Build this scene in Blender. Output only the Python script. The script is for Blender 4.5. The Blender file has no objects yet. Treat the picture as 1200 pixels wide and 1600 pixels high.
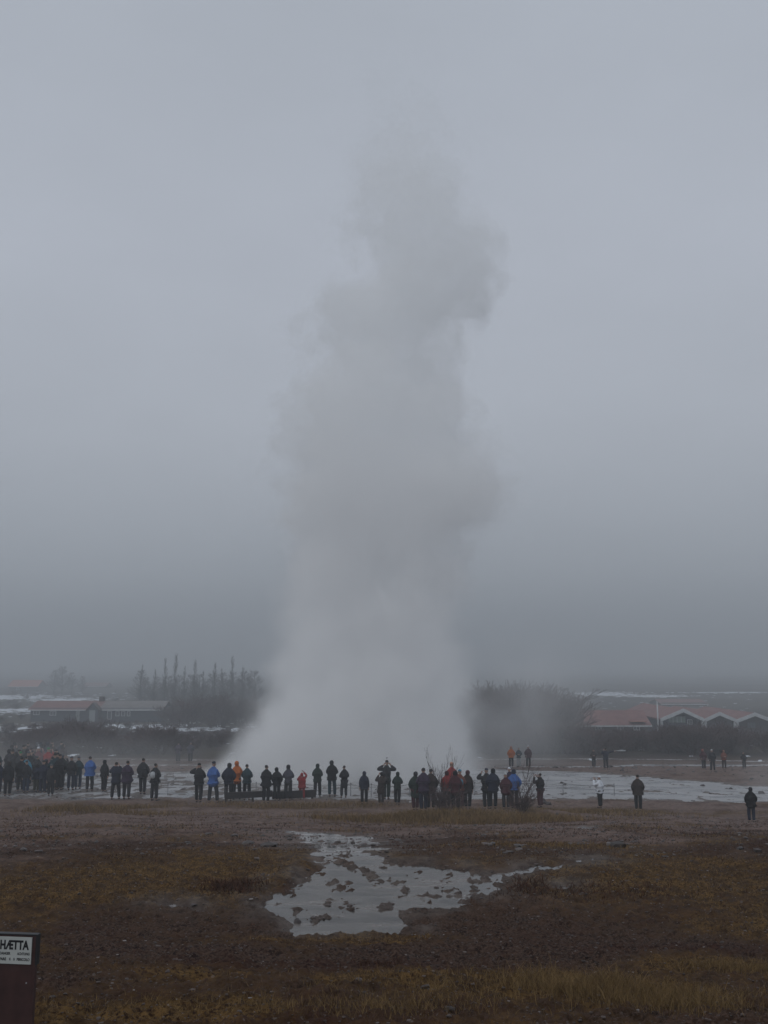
import bpy, bmesh, math, random
import numpy as np
from mathutils import Vector, Matrix

S = bpy.context.scene
COL = S.collection
R = math.radians
CAMZ = 6.5
PITCH = math.atan(240 / 1500)
F = 1500.0

# ------------------------------------------------------------------ camera
cd = bpy.data.cameras.new('camera')
cd.sensor_fit = 'VERTICAL'; cd.sensor_height = 24; cd.sensor_width = 24
cd.lens = 24 * F / 1600
cd.clip_start = 0.1; cd.clip_end = 20000
cam = bpy.data.objects.new('camera', cd); COL.objects.link(cam)
cam.location = (0, 0, CAMZ); cam.rotation_euler = (R(90) + PITCH, 0, 0)
S.camera = cam

# ------------------------------------------------------------------ sky (heavy overcast) and sun
SUN_EL, SUN_AZ = 48, 210
w = bpy.data.worlds.new('World'); S.world = w; w.use_nodes = True
nt = w.node_tree; nt.nodes.clear()
def N(t, **k):
    n = nt.nodes.new(t)
    for a, b in k.items(): setattr(n, a, b)
    return n
L = lambda a, b: nt.links.new(a, b)
sky = N('ShaderNodeTexSky', sky_type='NISHITA', sun_disc=False, sun_elevation=R(SUN_EL), sun_rotation=R(SUN_AZ), dust_density=4.0)
bw = N('ShaderNodeRGBToBW'); L(sky.outputs[0], bw.inputs[0])
tc = N('ShaderNodeTexCoord')
sep = N('ShaderNodeSeparateXYZ'); L(tc.outputs['Generated'], sep.inputs[0])
ramp = N('ShaderNodeValToRGB'); L(sep.outputs[2], ramp.inputs[0])
cr = ramp.color_ramp
cr.elements[0].position = 0.0; cr.elements[0].color = (.245, .272, .305, 1)
cr.elements[1].position = 1.0; cr.elements[1].color = (.49, .535, .585, 1)
for p, c in ((.09, (.38, .415, .465)), (.22, (.45, .485, .547)), (.4, (.455, .49, .56)), (.62, (.42, .458, .522))):
    e = cr.elements.new(p); e.color = c + (1,)
mp = N('ShaderNodeMapping'); mp.inputs['Scale'].default_value = (1, 1, 2.4); L(tc.outputs['Generated'], mp.inputs[0])
nz = N('ShaderNodeTexNoise'); nz.inputs['Scale'].default_value = 2.6; nz.inputs['Detail'].default_value = 5; nz.inputs['Roughness'].default_value = .5
L(mp.outputs[0], nz.inputs['Vector'])
mr = N('ShaderNodeMapRange'); mr.inputs[1].default_value = .3; mr.inputs[2].default_value = .7; mr.inputs[3].default_value = .955; mr.inputs[4].default_value = 1.045
L(nz.outputs['Fac'], mr.inputs[0])
mul = N('ShaderNodeVectorMath', operation='SCALE'); L(ramp.outputs[0], mul.inputs[0]); L(mr.outputs[0], mul.inputs['Scale'])
sc10 = N('ShaderNodeVectorMath', operation='SCALE'); sc10.inputs['Scale'].default_value = 10.2; L(mul.outputs[0], sc10.inputs[0])
mix = N('ShaderNodeMix', data_type='RGBA'); mix.inputs[0].default_value = .985
L(bw.outputs[0], mix.inputs[6]); L(sc10.outputs[0], mix.inputs[7])
bg = N('ShaderNodeBackground'); bg.inputs[1].default_value = .1; L(mix.outputs[2], bg.inputs[0])
out = N('ShaderNodeOutputWorld'); L(bg.outputs[0], out.inputs[0])

sd = bpy.data.lights.new('sun', 'SUN'); sd.energy = .55; sd.angle = R(45); sd.color = (1, .97, .93)
so = bpy.data.objects.new('sun', sd); COL.objects.link(so)
so.rotation_euler = (R(90 - SUN_EL), 0, R(180 - SUN_AZ)) ; so.location = (-20, 30, 60)

vs = S.view_settings; vs.view_transform = 'Standard'; vs.look = 'None'; vs.exposure = 0; vs.gamma = 1; vs.use_curve_mapping = False
cy = S.cycles
cy.use_denoising = True; cy.max_bounces = 12; cy.volume_bounces = 10; cy.diffuse_bounces = 2; cy.glossy_bounces = 2
cy.transmission_bounces = 3; cy.transparent_max_bounces = 8; cy.volume_step_rate = 1.0; cy.volume_max_steps = 128
cy.sample_clamp_indirect = 4

# ------------------------------------------------------------------ numpy noise
_rng = np.random.RandomState(7)
_perm = _rng.permutation(1024); _perm = np.concatenate([_perm, _perm, _perm])
_ga = _rng.rand(1024) * 2 * math.pi
_gx, _gy = np.cos(_ga), np.sin(_ga)
def perlin(x, y):
    xi = np.floor(x).astype(int); yi = np.floor(y).astype(int)
    xf = x - xi; yf = y - yi
    u = xf * xf * xf * (xf * (xf * 6 - 15) + 10); v = yf * yf * yf * (yf * (yf * 6 - 15) + 10)
    def g(ix, iy, dx, dy):
        h = _perm[_perm[ix & 1023] + (iy & 1023)]
        return _gx[h] * dx + _gy[h] * dy
    a = g(xi, yi, xf, yf); b = g(xi + 1, yi, xf - 1, yf)
    c = g(xi, yi + 1, xf, yf - 1); d = g(xi + 1, yi + 1, xf - 1, yf - 1)
    return ((a + (b - a) * u) + ((c + (d - c) * u) - (a + (b - a) * u)) * v) * 1.5
def fbm(x, y, o=4, g=.5):
    s = 0; a = 1; t = 0
    for i in range(o):
        s = s + a * perlin(x * 2 ** i + 17.3 * i, y * 2 ** i - 9.1 * i); t += a; a *= g
    return s / t
def sstep(a, b, x):
    t = np.clip((x - a) / (b - a), 0, 1); return t * t * (3 - 2 * t)

# ------------------------------------------------------------------ terrain shape
PY = np.array([-60, 0, 4, 6, 8, 9.5, 14.2, 16, 30, 42, 46, 50, 65, 78, 100, 150, 300, 1000, 6000], float)
PZ = np.array([5.1, 4.93, 4.86, 4.62, 4.22, 3.92, 3.88, 3.66, 1.75, .28, .02, -.12, -.5, -1.42, -2.2, -4.0, -5.6, -4.2, 26.0], float)
_ty = np.concatenate([np.linspace(-60, 100, 3200), np.linspace(100.2, 6000, 6000)])
_tz = np.interp(_ty, PY, PZ)
_k = np.hanning(41); _k /= _k.sum()
_tz[20:3180] = np.convolve(_tz[:3200], _k, 'same')[20:3180]
def prof(y): return np.interp(y, _ty, _tz)
def base(x, y):
    x = np.asarray(x, float); y = np.asarray(y, float)
    pond = np.exp(-(((x - .2) / 3.6) ** 2) - (((y - 11.5) / 4.2) ** 2))
    near = sstep(60, 42, y)
    u = fbm(x / 9, y / 9, 2) * .22 * near * (1 - pond) * sstep(-2, 7, y)
    u = u + fbm(x / 60, y / 60 + 5, 3) * sstep(70, 160, y) * 1.0 + fbm(x / 400 + 3, y / 400, 3) * sstep(200, 900, y) * 2.0
    # low mounds left of the pool and along the crest
    for cx, cyy, sx, sy, h in ((-12.0, 38, 2.6, 1.2, .30), (-10, 34, 1.8, .9, .16), (-14, 33, 1.6, .8, .16), (-4, 41, 3.5, 1.0, .14), (2.6, 34, 2.4, .9, .26), (5.4, 37, 1.8, .9, .22), (9.5, 41, 3.2, 1.0, .16), (-.6, 39, 1.4, .8, .16), (6.5, 9.5, 3.0, 1.2, .10), (2.4, 8.2, .9, .6, .07)):
        u = u + h * np.exp(-((x - cx) / sx) ** 2 - ((y - cyy) / sy) ** 2)
    return prof(y) + u
_cp, _sp = math.cos(PITCH), math.sin(PITCH)
def ray(px, py):
    a = (px - 600) / F; b = (800 - py) / F
    return np.array([a, _cp - b * _sp, _sp + b * _cp])      # camera forward is (0, cos, sin)
def at(px, py, Y):
    d = ray(px, py); t = Y / d[1]
    return Vector((d[0] * t, Y, CAMZ + d[2] * t))
def ground_at(px, py):
    d = ray(px, py)
    Y = np.concatenate([np.arange(2, 120, .05), np.arange(120, 3000, 1.0)])
    X = d[0] / d[1] * Y; Z = CAMZ + d[2] / d[1] * Y
    hit = np.nonzero(Z <= base(X, Y))[0]
    i = hit[0] if len(hit) else -1
    return float(X[i]), float(Y[i])
def mpp(Y): return Y / _cp / F * 1.0                          # metres per photo pixel, about

def poly_world(pts): return np.array([ground_at(*p) for p in pts])
POOL = poly_world([(455, 1299), (520, 1303), (575, 1310), (592, 1330), (625, 1346), (690, 1357), (760, 1364), (800, 1361), (850, 1354),
    (895, 1344), (930, 1338), (942, 1344), (905, 1352), (850, 1363), (806, 1374), (798, 1390), (745, 1407), (690, 1424), (640, 1436), (628, 1467),
    (468, 1468), (440, 1447), (403, 1420), (410, 1400), (450, 1380), (478, 1360), (494, 1345), (500, 1326), (482, 1312)])
STILL = poly_world([(470, 1467), (500, 1438), (560, 1434), (628, 1437), (626, 1466)])
PUD = [poly_world([(850, 1392), (862, 1383), (890, 1382), (905, 1390), (880, 1396)]), poly_world([(230, 1420), (262, 1408), (300, 1414), (318, 1428), (270, 1424)]),
       poly_world([(900, 1293), (915, 1291), (940, 1295), (920, 1297)])]
def sdist(poly, x, y):
    """positive inside"""
    d2 = np.full(x.shape, 1e9); ins = np.zeros(x.shape, bool); n = len(poly)
    for i in range(n):
        ax, ay = poly[i]; bx, by = poly[(i + 1) % n]
        ex, ey = bx - ax, by - ay
        t = np.clip(((x - ax) * ex + (y - ay) * ey) / (ex * ex + ey * ey + 1e-12), 0, 1)
        d2 = np.minimum(d2, (x - ax - t * ex) ** 2 + (y - ay - t * ey) ** 2)
        c = ((ay > y) != (by > y)) & (x < ex * (y - ay) / (ey if abs(ey) > 1e-12 else 1e-12) + ax)
        ins ^= c
    return np.where(ins, 1, -1) * np.sqrt(d2)
def water_depth(x, y):
    """nominal water mask in metres-ish, positive where the ground lies wet"""
    m = np.full(x.shape, -9.0)
    b = (y > 7) & (y < 34) & (np.abs(x) < 9)
    if b.any():
        xb, yb = x[b], y[b]
        s = sdist(POOL, xb, yb) / np.clip(yb / 11, .7, 1.25)
        s = s + fbm(xb * 2.0, yb * 1.1, 5, .62) * .34 + .05 * sstep(13, 17, yb)
        for p in PUD: s = np.maximum(s, sdist(p, xb, yb) - .03 + fbm(xb * 3, yb * 2, 2) * .06)
        m[b] = s + .14 * sstep(14, 16, yb)
    return m
def apron(x, y):
    n = fbm(x / 5, y / 2.2, 4)
    m = np.minimum(y - 49.3 - np.where(x > 7, 1.2, 0) * 0, 72 - y + np.clip(-x, 0, 12) * -.3 - np.clip((x - 9) / 12, 0, 1) * 16) * .35 + n * 1.1
    m = m - sstep(2, -10, x) * .35
    hole = 2.4 - np.hypot((x - 14) / 3.5, (y - 54))               # brown tongue right of the crowd
    m = m - np.clip(hole, 0, 3) * .7
    # runnels beyond, right side and left side
    for y0, wv, am in ((79, .9, 1.3), (87, .7, 2.0)):
        c = y0 + am * np.sin(x / 7 + y0) + fbm(x / 6, y / 6 + y0, 2) * 1.5
        m = np.maximum(m, wv - np.abs(y - c))
    return m
def detail(x, y, full=True):
    """ground surface minus the smooth base, and the wet masks"""
    dist = np.maximum(y, 3)
    pm = water_depth(x, y); am = apron(x, y)
    amp = np.clip(dist / 60, .6, 1.0)
    dry = .035 + .05 * amp * np.abs(fbm(x * 1.3, y * 1.3, 5, .6)) * 2 + .085 * amp * fbm(x * 5, y * 5, 4, .65) + .035 * fbm(x * 15, y * 15, 2) * sstep(30, 8, y)
    dry = dry + .10 * np.clip(fbm(x / 1.7 + 50, y / 1.7, 3), 0, 1) * sstep(120, 40, y)
    flat = sstep(12.5, 15, y) * sstep(38, 30, y) * sstep(-1.3, -.35, pm)
    dry = .035 + (dry - .035) * (1 - .85 * flat) - .02 * flat
    still = np.full(x.shape, -1.0)
    b = (y > 8) & (y < 12) & (np.abs(x) < 3)
    if b.any(): still[b] = sdist(STILL, x[b], y[b])
    shal = sstep(11.2, 15.5, y + fbm(x * .9 + 8, y * .9, 2) * 3)
    bed = -.022 + .012 * shal + (.085 + .11 * shal) * fbm(x * 3.0, y * 1.5, 5, .62) + .05 * fbm(x * 9, y * 5, 3, .6) + .015 * fbm(x * 22, y * 13, 2) - .05 * sstep(-.08, .12, still)
    bed = bed + (-.009 + .036 * fbm(x * 2.4, y * .9, 4, .6) - bed) * sstep(12.8, 15, y)
    z = dry + (bed - dry) * sstep(-.16, .26, pm)
    bed2 = -.032 + .03 * sstep(1, -8, x) - .008 * sstep(2, 9, x) + .15 * fbm(x * .9, y * .6, 5, .66)
    z = z + (bed2 - z) * sstep(-.5, .35, am)
    return z, pm, am, still
def height(x, y):
    x = np.atleast_1d(np.asarray(x, float)); y = np.atleast_1d(np.asarray(y, float))
    return base(x, y) + detail(x, y)[0]
def gz(x, y): return float(height(x, y)[0])

# ------------------------------------------------------------------ object helpers
def tag(o, label=None, cat=None, group=None, kind=None):
    if label: o['label'] = label
    if cat: o['category'] = cat
    if group: o['group'] = group
    if kind: o['kind'] = kind
    return o
def link(name, me, mats=None, parent=None, loc=None):
    o = bpy.data.objects.new(name, me); COL.objects.link(o)
    if mats is not None and me is not None and not me.materials:
        for m in (mats if isinstance(mats, (list, tuple)) else [mats]): me.materials.append(m)
    if parent: o.parent = parent
    if loc is not None: o.location = loc
    return o
def thing(name, loc, label, cat, group=None, rz=0):
    o = bpy.data.objects.new(name, None); COL.objects.link(o); o.empty_display_size = .2
    o.location = loc; o.rotation_euler = (0, 0, rz)
    return tag(o, label, cat, group)
def np_mesh(name, V, faces, smooth=True):
    """faces: (n,k) array"""
    me = bpy.data.meshes.new(name)
    V = np.asarray(V, np.float32); Fc = np.asarray(faces, np.int32)
    me.vertices.add(len(V)); me.vertices.foreach_set('co', V.ravel())
    n, k = Fc.shape
    me.loops.add(n * k); me.loops.foreach_set('vertex_index', Fc.ravel())
    me.polygons.add(n); me.polygons.foreach_set('loop_start', np.arange(0, n * k, k, dtype=np.int32))
    me.polygons.foreach_set('loop_total', np.full(n, k, np.int32))
    me.polygons.foreach_set('use_smooth', np.full(n, smooth, bool))
    me.update(calc_edges=True); me.validate()
    return me
class MB:
    def __init__(s): s.v = []; s.f = []; s.m = []
    def add(s, vs_, fs_, mi=0):
        k = len(s.v); s.v += [tuple(v) for v in vs_]; s.f += [tuple(i + k for i in f) for f in fs_]; s.m += [mi] * len(fs_)
        return s
    def box(s, x0, x1, y0, y1, z0, z1, mi=0):
        return s.add([(x0, y0, z0), (x1, y0, z0), (x1, y1, z0), (x0, y1, z0), (x0, y0, z1), (x1, y0, z1), (x1, y1, z1), (x0, y1, z1)],
            [(0, 3, 2, 1), (4, 5, 6, 7), (0, 1, 5, 4), (1, 2, 6, 5), (2, 3, 7, 6), (3, 0, 4, 7)], mi)
    def prism(s, prof_, y0, y1, mi=0):            # prof_ in xz, extruded along y
        n = len(prof_)
        vs_ = [(x, y0, z) for x, z in prof_] + [(x, y1, z) for x, z in prof_]
        return s.add(vs_, [tuple(range(n)), tuple(range(2 * n - 1, n - 1, -1))] + [(i, i + n, (i + 1) % n + n, (i + 1) % n) for i in range(n)], mi)
    def prismx(s, prof_, x0, x1, mi=0):           # prof_ in yz, extruded along x
        n = len(prof_)
        vs_ = [(x0, y, z) for y, z in prof_] + [(x1, y, z) for y, z in prof_]
        return s.add(vs_, [tuple(range(n)), tuple(range(2 * n - 1, n - 1, -1))] + [(i, i + n, (i + 1) % n + n, (i + 1) % n) for i in range(n)], mi)
    def tube(s, pts, rad, n=5, mi=0):
        pts = [Vector(p) for p in pts]
        if not isinstance(rad, (list, tuple)): rad = [rad] * len(pts)
        k = len(s.v); up = Vector((.31, .22, .93))
        for i, p in enumerate(pts):
            t = (pts[min(i + 1, len(pts) - 1)] - pts[max(i - 1, 0)]).normalized()
            a = t.cross(up); a = a.normalized() if a.length > 1e-4 else Vector((1, 0, 0)); b = t.cross(a)
            for j in range(n):
                q = 2 * math.pi * j / n
                s.v.append(tuple(p + (a * math.cos(q) + b * math.sin(q)) * rad[i]))
        for i in range(len(pts) - 1):
            for j in range(n):
                s.f.append((k + i * n + j, k + i * n + (j + 1) % n, k + (i + 1) * n + (j + 1) % n, k + (i + 1) * n + j)); s.m.append(mi)
        s.f.append(tuple(k + j for j in range(n))[::-1]); s.m.append(mi)
        s.f.append(tuple(k + (len(pts) - 1) * n + j for j in range(n))); s.m.append(mi)
        return s
    def mesh(s, name, smooth=False):
        me = bpy.data.meshes.new(name); me.from_pydata(s.v, [], s.f); me.update()
        me.polygons.foreach_set('material_index', s.m)
        me.polygons.foreach_set('use_smooth', [smooth] * len(s.f))
        bm = bmesh.new(); bm.from_mesh(me); bmesh.ops.recalc_face_normals(bm, faces=bm.faces); bm.to_mesh(me); bm.free()
        return me
    def build(s, name, mats, parent=None, loc=None, smooth=False):
        return link(name, s.mesh(name, smooth), mats, parent, loc)

# ------------------------------------------------------------------ materials
MC = {}
def mat(name, col, rough=.75, var=.25, scale=6, bump=0, spec=.4, metal=0, detail_=4):
    if name in MC: return MC[name]
    m = bpy.data.materials.new(name); m.use_nodes = True; t = m.node_tree
    p = t.nodes['Principled BSDF']
    tcn = t.nodes.new('ShaderNodeTexCoord'); n = t.nodes.new('ShaderNodeTexNoise'); n.inputs['Scale'].default_value = scale; n.inputs['Detail'].default_value = detail_
    t.links.new(tcn.outputs['Object'], n.inputs['Vector'])
    mx = t.nodes.new('ShaderNodeMix'); mx.data_type = 'RGBA'
    mx.inputs[6].default_value = tuple(c * (1 - var) for c in col) + (1,); mx.inputs[7].default_value = tuple(min(1, c * (1 + var)) for c in col) + (1,)
    mrn = t.nodes.new('ShaderNodeMapRange'); mrn.inputs[1].default_value = .3; mrn.inputs[2].default_value = .7
    t.links.new(n.outputs['Fac'], mrn.inputs[0]); t.links.new(mrn.outputs[0], mx.inputs[0]); t.links.new(mx.outputs[2], p.inputs['Base Color'])
    p.inputs['Roughness'].default_value = rough; p.inputs['Specular IOR Level'].default_value = spec; p.inputs['Metallic'].default_value = metal
    if bump:
        b = t.nodes.new('ShaderNodeBump'); b.inputs['Strength'].default_value = 1; b.inputs['Distance'].default_value = bump
        t.links.new(n.outputs['Fac'], b.inputs['Height']); t.links.new(b.outputs[0], p.inputs['Normal'])
    MC[name] = m; return m

def ground_material():
    m = bpy.data.materials.new('volcanic_ground'); m.use_nodes = True; t = m.node_tree; nd = t.nodes; ln = t.links.new
    p = nd['Principled BSDF']
    at_ = nd.new('ShaderNodeAttribute'); at_.attribute_name = 'zone'; at_.attribute_type = 'GEOMETRY'
    sp_ = nd.new('ShaderNodeSeparateColor'); ln(at_.outputs['Color'], sp_.inputs[0])
    geo = nd.new('ShaderNodeNewGeometry')
    def noise(sc, det=5, rg=.55):
        n = nd.new('ShaderNodeTexNoise'); n.inputs['Scale'].default_value = sc; n.inputs['Detail'].default_value = det; n.inputs['Roughness'].default_value = rg
        ln(geo.outputs['Position'], n.inputs['Vector']); return n.outputs['Fac']
    def rng(v, a, b, c=0, d=1):
        r_ = nd.new('ShaderNodeMapRange'); r_.inputs[1].default_value = a; r_.inputs[2].default_value = b; r_.inputs[3].default_value = c; r_.inputs[4].default_value = d; ln(v, r_.inputs[0]); return r_.outputs[0]
    def mixc(f, a, b):
        x = nd.new('ShaderNodeMix'); x.data_type = 'RGBA'
        (ln(f, x.inputs[0]) if not isinstance(f, (int, float)) else setattr(x.inputs[0], 'default_value', f))
        for i, c in ((6, a), (7, b)):
            if isinstance(c, tuple): x.inputs[i].default_value = c + (1,)
            else: ln(c, x.inputs[i])
        return x.outputs[2]
    def math_(op, a, b):
        x = nd.new('ShaderNodeMath'); x.operation = op
        for i, c in ((0, a), (1, b)):
            if isinstance(c, (int, float)): x.inputs[i].default_value = c
            else: ln(c, x.inputs[i])
        return x.outputs[0]
    fine = noise(38, 4, .65); mid = noise(6, 5, .6); big = noise(.9, 4, .55)
    gravel = mixc(rng(mid, .38, .62), (.012, .0055, .0035), (.054, .029, .0195))
    gravel = mixc(rng(fine, .44, .62), gravel, (.098, .060, .044))
    clay = mixc(rng(mid, .35, .65), (.105, .072, .060), (.21, .148, .125)); gravel = mixc(at_.outputs['Alpha'], gravel, clay)
    red = mixc(rng(fine, .35, .65), (.026, .009, .006), (.058, .024, .015))
    gravel = mixc(math_('MULTIPLY', rng(big, .5, .66), .65), gravel, red)
    moss = mixc(rng(mid, .35, .65), (.045, .023, .009), (.175, .102, .038))
    moss = mixc(rng(fine, .46, .62), moss, (.026, .012, .006))
    mf = math_('MULTIPLY', sp_.outputs[0], rng(mid, .25, .5, .6, 1.0))
    c = mixc(mf, gravel, moss)
    # silica apron: pale grey brown crust, wet
    sint = mixc(rng(mid, .35, .65), (.10, .085, .078), (.21, .195, .185))
    c = mixc(sp_.outputs[1], c, sint)
    # far meadows
    farm = mixc(rng(noise(.02, 4), .4, .6), (.028, .021, .017), (.065, .052, .030))
    farm = mixc(rng(noise(.25, 4, .6), .45, .65), farm, (.036, .026, .023))
    c = mixc(sp_.outputs[2], c, farm)
    # pale chips of stone
    vo = nd.new('ShaderNodeTexVoronoi'); vo.inputs['Scale'].default_value = 22; ln(geo.outputs['Position'], vo.inputs['Vector'])
    sepc = nd.new('ShaderNodeSeparateColor'); ln(vo.outputs['Color'], sepc.inputs[0])
    chip = math_('MULTIPLY', math_('GREATER_THAN', sepc.outputs[0], .95), math_('LESS_THAN', vo.outputs['Distance'], .24))
    chip = math_('MULTIPLY', chip, math_('SUBTRACT', 1.0, sp_.outputs[2]))
    c = mixc(math_('MULTIPLY', chip, .4), c, (.24, .21, .20))
    ln(c, p.inputs['Base Color'])
    ln(rng(mid, .3, .7, .62, .9), p.inputs['Roughness']); p.inputs['Specular IOR Level'].default_value = .06
    b = nd.new('ShaderNodeBump'); b.inputs['Strength'].default_value = .9; b.inputs['Distance'].default_value = .045
    hh = math_('ADD', math_('MULTIPLY', fine, .6), math_('MULTIPLY', noise(110, 2), .25)); ln(hh, b.inputs['Height']); ln(b.outputs[0], p.inputs['Normal'])
    return m
def water_material(name, rough, col, bump, scale):
    m = bpy.data.materials.new(name); m.use_nodes = True; t = m.node_tree; p = t.nodes['Principled BSDF']
    p.inputs['Base Color'].default_value = col + (1,); p.inputs['Roughness'].default_value = rough; p.inputs['IOR'].default_value = 1.33
    p.inputs['Specular IOR Level'].default_value = .5
    g = t.nodes.new('ShaderNodeNewGeometry'); n = t.nodes.new('ShaderNodeTexNoise'); n.inputs['Scale'].default_value = scale; n.inputs['Detail'].default_value = 3
    t.links.new(g.outputs['Position'], n.inputs['Vector'])
    n2 = t.nodes.new('ShaderNodeTexNoise'); n2.inputs['Scale'].default_value = scale * .22; n2.inputs['Detail'].default_value = 5; n2.inputs['Roughness'].default_value = .6
    mp2 = t.nodes.new('ShaderNodeMapping'); mp2.inputs['Scale'].default_value = (.7, 1.6, 1); t.links.new(g.outputs['Position'], mp2.inputs[0]); t.links.new(mp2.outputs[0], n2.inputs['Vector'])
    mx = t.nodes.new('ShaderNodeMix'); mx.data_type = 'RGBA'; mx.inputs[6].default_value = tuple(c * .35 for c in col) + (1,); mx.inputs[7].default_value = tuple(c * 1.5 for c in col) + (1,)
    m2 = t.nodes.new('ShaderNodeMapRange'); m2.inputs[1].default_value = .35; m2.inputs[2].default_value = .65; t.links.new(n2.outputs['Fac'], m2.inputs[0]); t.links.new(m2.outputs[0], mx.inputs[0]); t.links.new(mx.outputs[2], p.inputs['Base Color'])
    m3 = t.nodes.new('ShaderNodeMapRange'); m3.inputs[1].default_value = .4; m3.inputs[2].default_value = .7; m3.inputs[3].default_value = rough; m3.inputs[4].default_value = rough + .3; t.links.new(n2.outputs['Fac'], m3.inputs[0]); t.links.new(m3.outputs[0], p.inputs['Roughness'])
    b = t.nodes.new('ShaderNodeBump'); b.inputs['Distance'].default_value = bump; b.inputs['Strength'].default_value = 1
    t.links.new(n.outputs['Fac'], b.inputs['Height']); t.links.new(b.outputs[0], p.inputs['Normal'])
    return m

# ------------------------------------------------------------------ ground sheet
def fan(ny0, ny1, nx, far=3500):
    ys = np.concatenate([np.linspace(-12, 3.2, 40, endpoint=False), np.geomspace(3.2, 60, ny0, endpoint=False), np.geomspace(60, far, ny1)])
    s = np.linspace(-1, 1, nx); s = s * (.62 + .38 * s * s)
    hw = np.maximum(12, .75 * (ys + 8))
    X = hw[:, None] * s[None, :]; Y = np.repeat(ys[:, None], nx, 1)
    return X, Y
X, Y = fan(950, 420, 820)
xf, yf = X.ravel(), Y.ravel()
dz, pm, am, still = detail(xf, yf)
Z = base(xf, yf) + dz
ny, nx = X.shape
idx = np.arange(ny * nx).reshape(ny, nx)
quads = np.stack([idx[:-1, :-1], idx[:-1, 1:], idx[1:, 1:], idx[1:, :-1]], -1).reshape(-1, 4)
me = np_mesh('ground', np.stack([xf, yf, Z], 1), quads)
def blob(x, y, px, py, sx, sy):
    gx, gy = ground_at(px, py); return np.exp(-((x - gx) / sx) ** 2 - ((y - gy) / sy) ** 2)
MOSSY = [(120, 1385, 2.5, 1.1), (330, 1380, 1.6, 1.3), (30, 1400, 1.2, .7), (420, 1345, 2, 1.5), (1000, 1380, 2.6, 1.4), (1130, 1375, 1.5, 1.2), (960, 1560, .7, .5), (1150, 1525, .6, .4),
         (640, 1550, 1.2, .6), (460, 1480, 1.0, .3), (600, 1478, .8, .3), (650, 1277, 4, 1.3), (800, 1285, 3, 1.3), (470, 1265, 4, 1.0), (900, 1268, 4, 1.0), (870, 1325, 1.8, .5), (180, 1262, 3, 1.0), (130, 1590, .9, .3), (1160, 1450, .8, .8)]
def moss_mask(x, y):
    m = sstep(.05, .38, fbm(x / 2.3 + 11, y / 2.8, 4)) * .55
    for q in MOSSY: m = m + blob(x, y, *q) * .9
    m = m * (.45 + 1.6 * np.clip(fbm(x * 1.2, y * .9, 4) + .3, 0, 1))
    return np.clip(m, 0, 1) * sstep(75, 50, y)
moss = np.clip(moss_mask(xf, yf) * 1.25, 0, 1) * (1 - sstep(-.1, .1, pm) * .8)
sint = np.maximum(sstep(-.6, .2, am) * .9, sstep(-.55, .05, pm) * .45 * np.clip(.7 + fbm(xf * 2, yf * 1.5, 3) * 1.5, 0, 1))
farz = sstep(76, 95, yf) * (1 - sstep(-.3, .1, am))
clay = sstep(12, 18, yf + fbm(xf / 5, yf / 5, 5, .62) * 15 - 1.5) * (1 - .0 * moss)
ca = me.color_attributes.new('zone', 'FLOAT_COLOR', 'POINT')
ca.data.foreach_set('color', np.stack([moss, sint * (1 - farz), farz, clay], 1).astype(np.float32).ravel())
tag(link('ground', me, ground_material()), kind='structure')

def sheet(name, X, Y, keep, zoff, m):
    xf, yf = X.ravel(), Y.ravel(); ny, nx = X.shape
    K = keep(xf, yf).reshape(ny, nx)
    fk = K[:-1, :-1] | K[1:, :-1] | K[:-1, 1:] | K[1:, 1:]
    idx = np.arange(ny * nx).reshape(ny, nx)
    q = np.stack([idx[:-1, :-1], idx[:-1, 1:], idx[1:, 1:], idx[1:, :-1]], -1)[fk]
    used, inv = np.unique(q.ravel(), return_inverse=True)
    V = np.stack([xf, yf, base(xf, yf) + zoff(xf, yf)], 1)[used]
    return link(name, np_mesh(name, V, inv.reshape(-1, 4)), m)
Xs = np.linspace(-6, 8, 281); Ys = np.linspace(8.6, 33, 400)
XX, YY = np.meshgrid(Xs, Ys)
pw = sheet('pool_water', XX, YY, lambda x, y: water_depth(x, y) > -.12, lambda x, y: x * 0, water_material('pool_water', .05, (.100, .088, .080), .002, 8))
tag(pw, kind='structure')
Xs = np.linspace(-52, 60, 450); Ys = np.linspace(46, 92, 300)
XX, YY = np.meshgrid(Xs, Ys)
aw = sheet('runoff_water', XX, YY, lambda x, y: apron(x, y) > -.6, lambda x, y: x * 0, water_material('runoff_water', .22, (.25, .245, .25), .010, 2.2))
tag(aw, kind='structure')

# snow lying in the hollows of the far meadows
snow_m = mat('old_snow', (.62, .65, .70), .8, .12, 2, spec=.2)
def snowmask(x, y):
    n = fbm(x / 2.6 + 3, y / 6, 5, .66)
    b = np.zeros(x.shape)
    for px, py, sx, sy in ((20, 1110, 16, 22), (70, 1140, 12, 9), (210, 1135, 12, 8), (300, 1140, 10, 9), (210, 1168, 8, 5), (110, 1093, 14, 14), (250, 1080, 22, 22), (350, 1125, 9, 10), (20, 1090, 20, 22),
                           (950, 1085, 16, 22), (1020, 1088, 16, 18), (1150, 1082, 30, 9)):
        b = np.maximum(b, blob(x, y, px, py, sx, sy))
    return n * 1.5 + b * .75 - .62
Xs = np.geomspace(1, 400, 1); ys = np.geomspace(84, 430, 420); s = np.linspace(-1, 1, 640)
XX = (.55 * (ys + 8))[:, None] * s[None, :]; YY = np.repeat(ys[:, None], 640, 1)
sn = sheet('snow', XX, YY, lambda x, y: snowmask(x, y) > 0, lambda x, y: detail(x, y)[0] + .05 + .12 * np.clip(snowmask(x, y), -.3, .5), snow_m)
tag(sn, kind='stuff')

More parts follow.
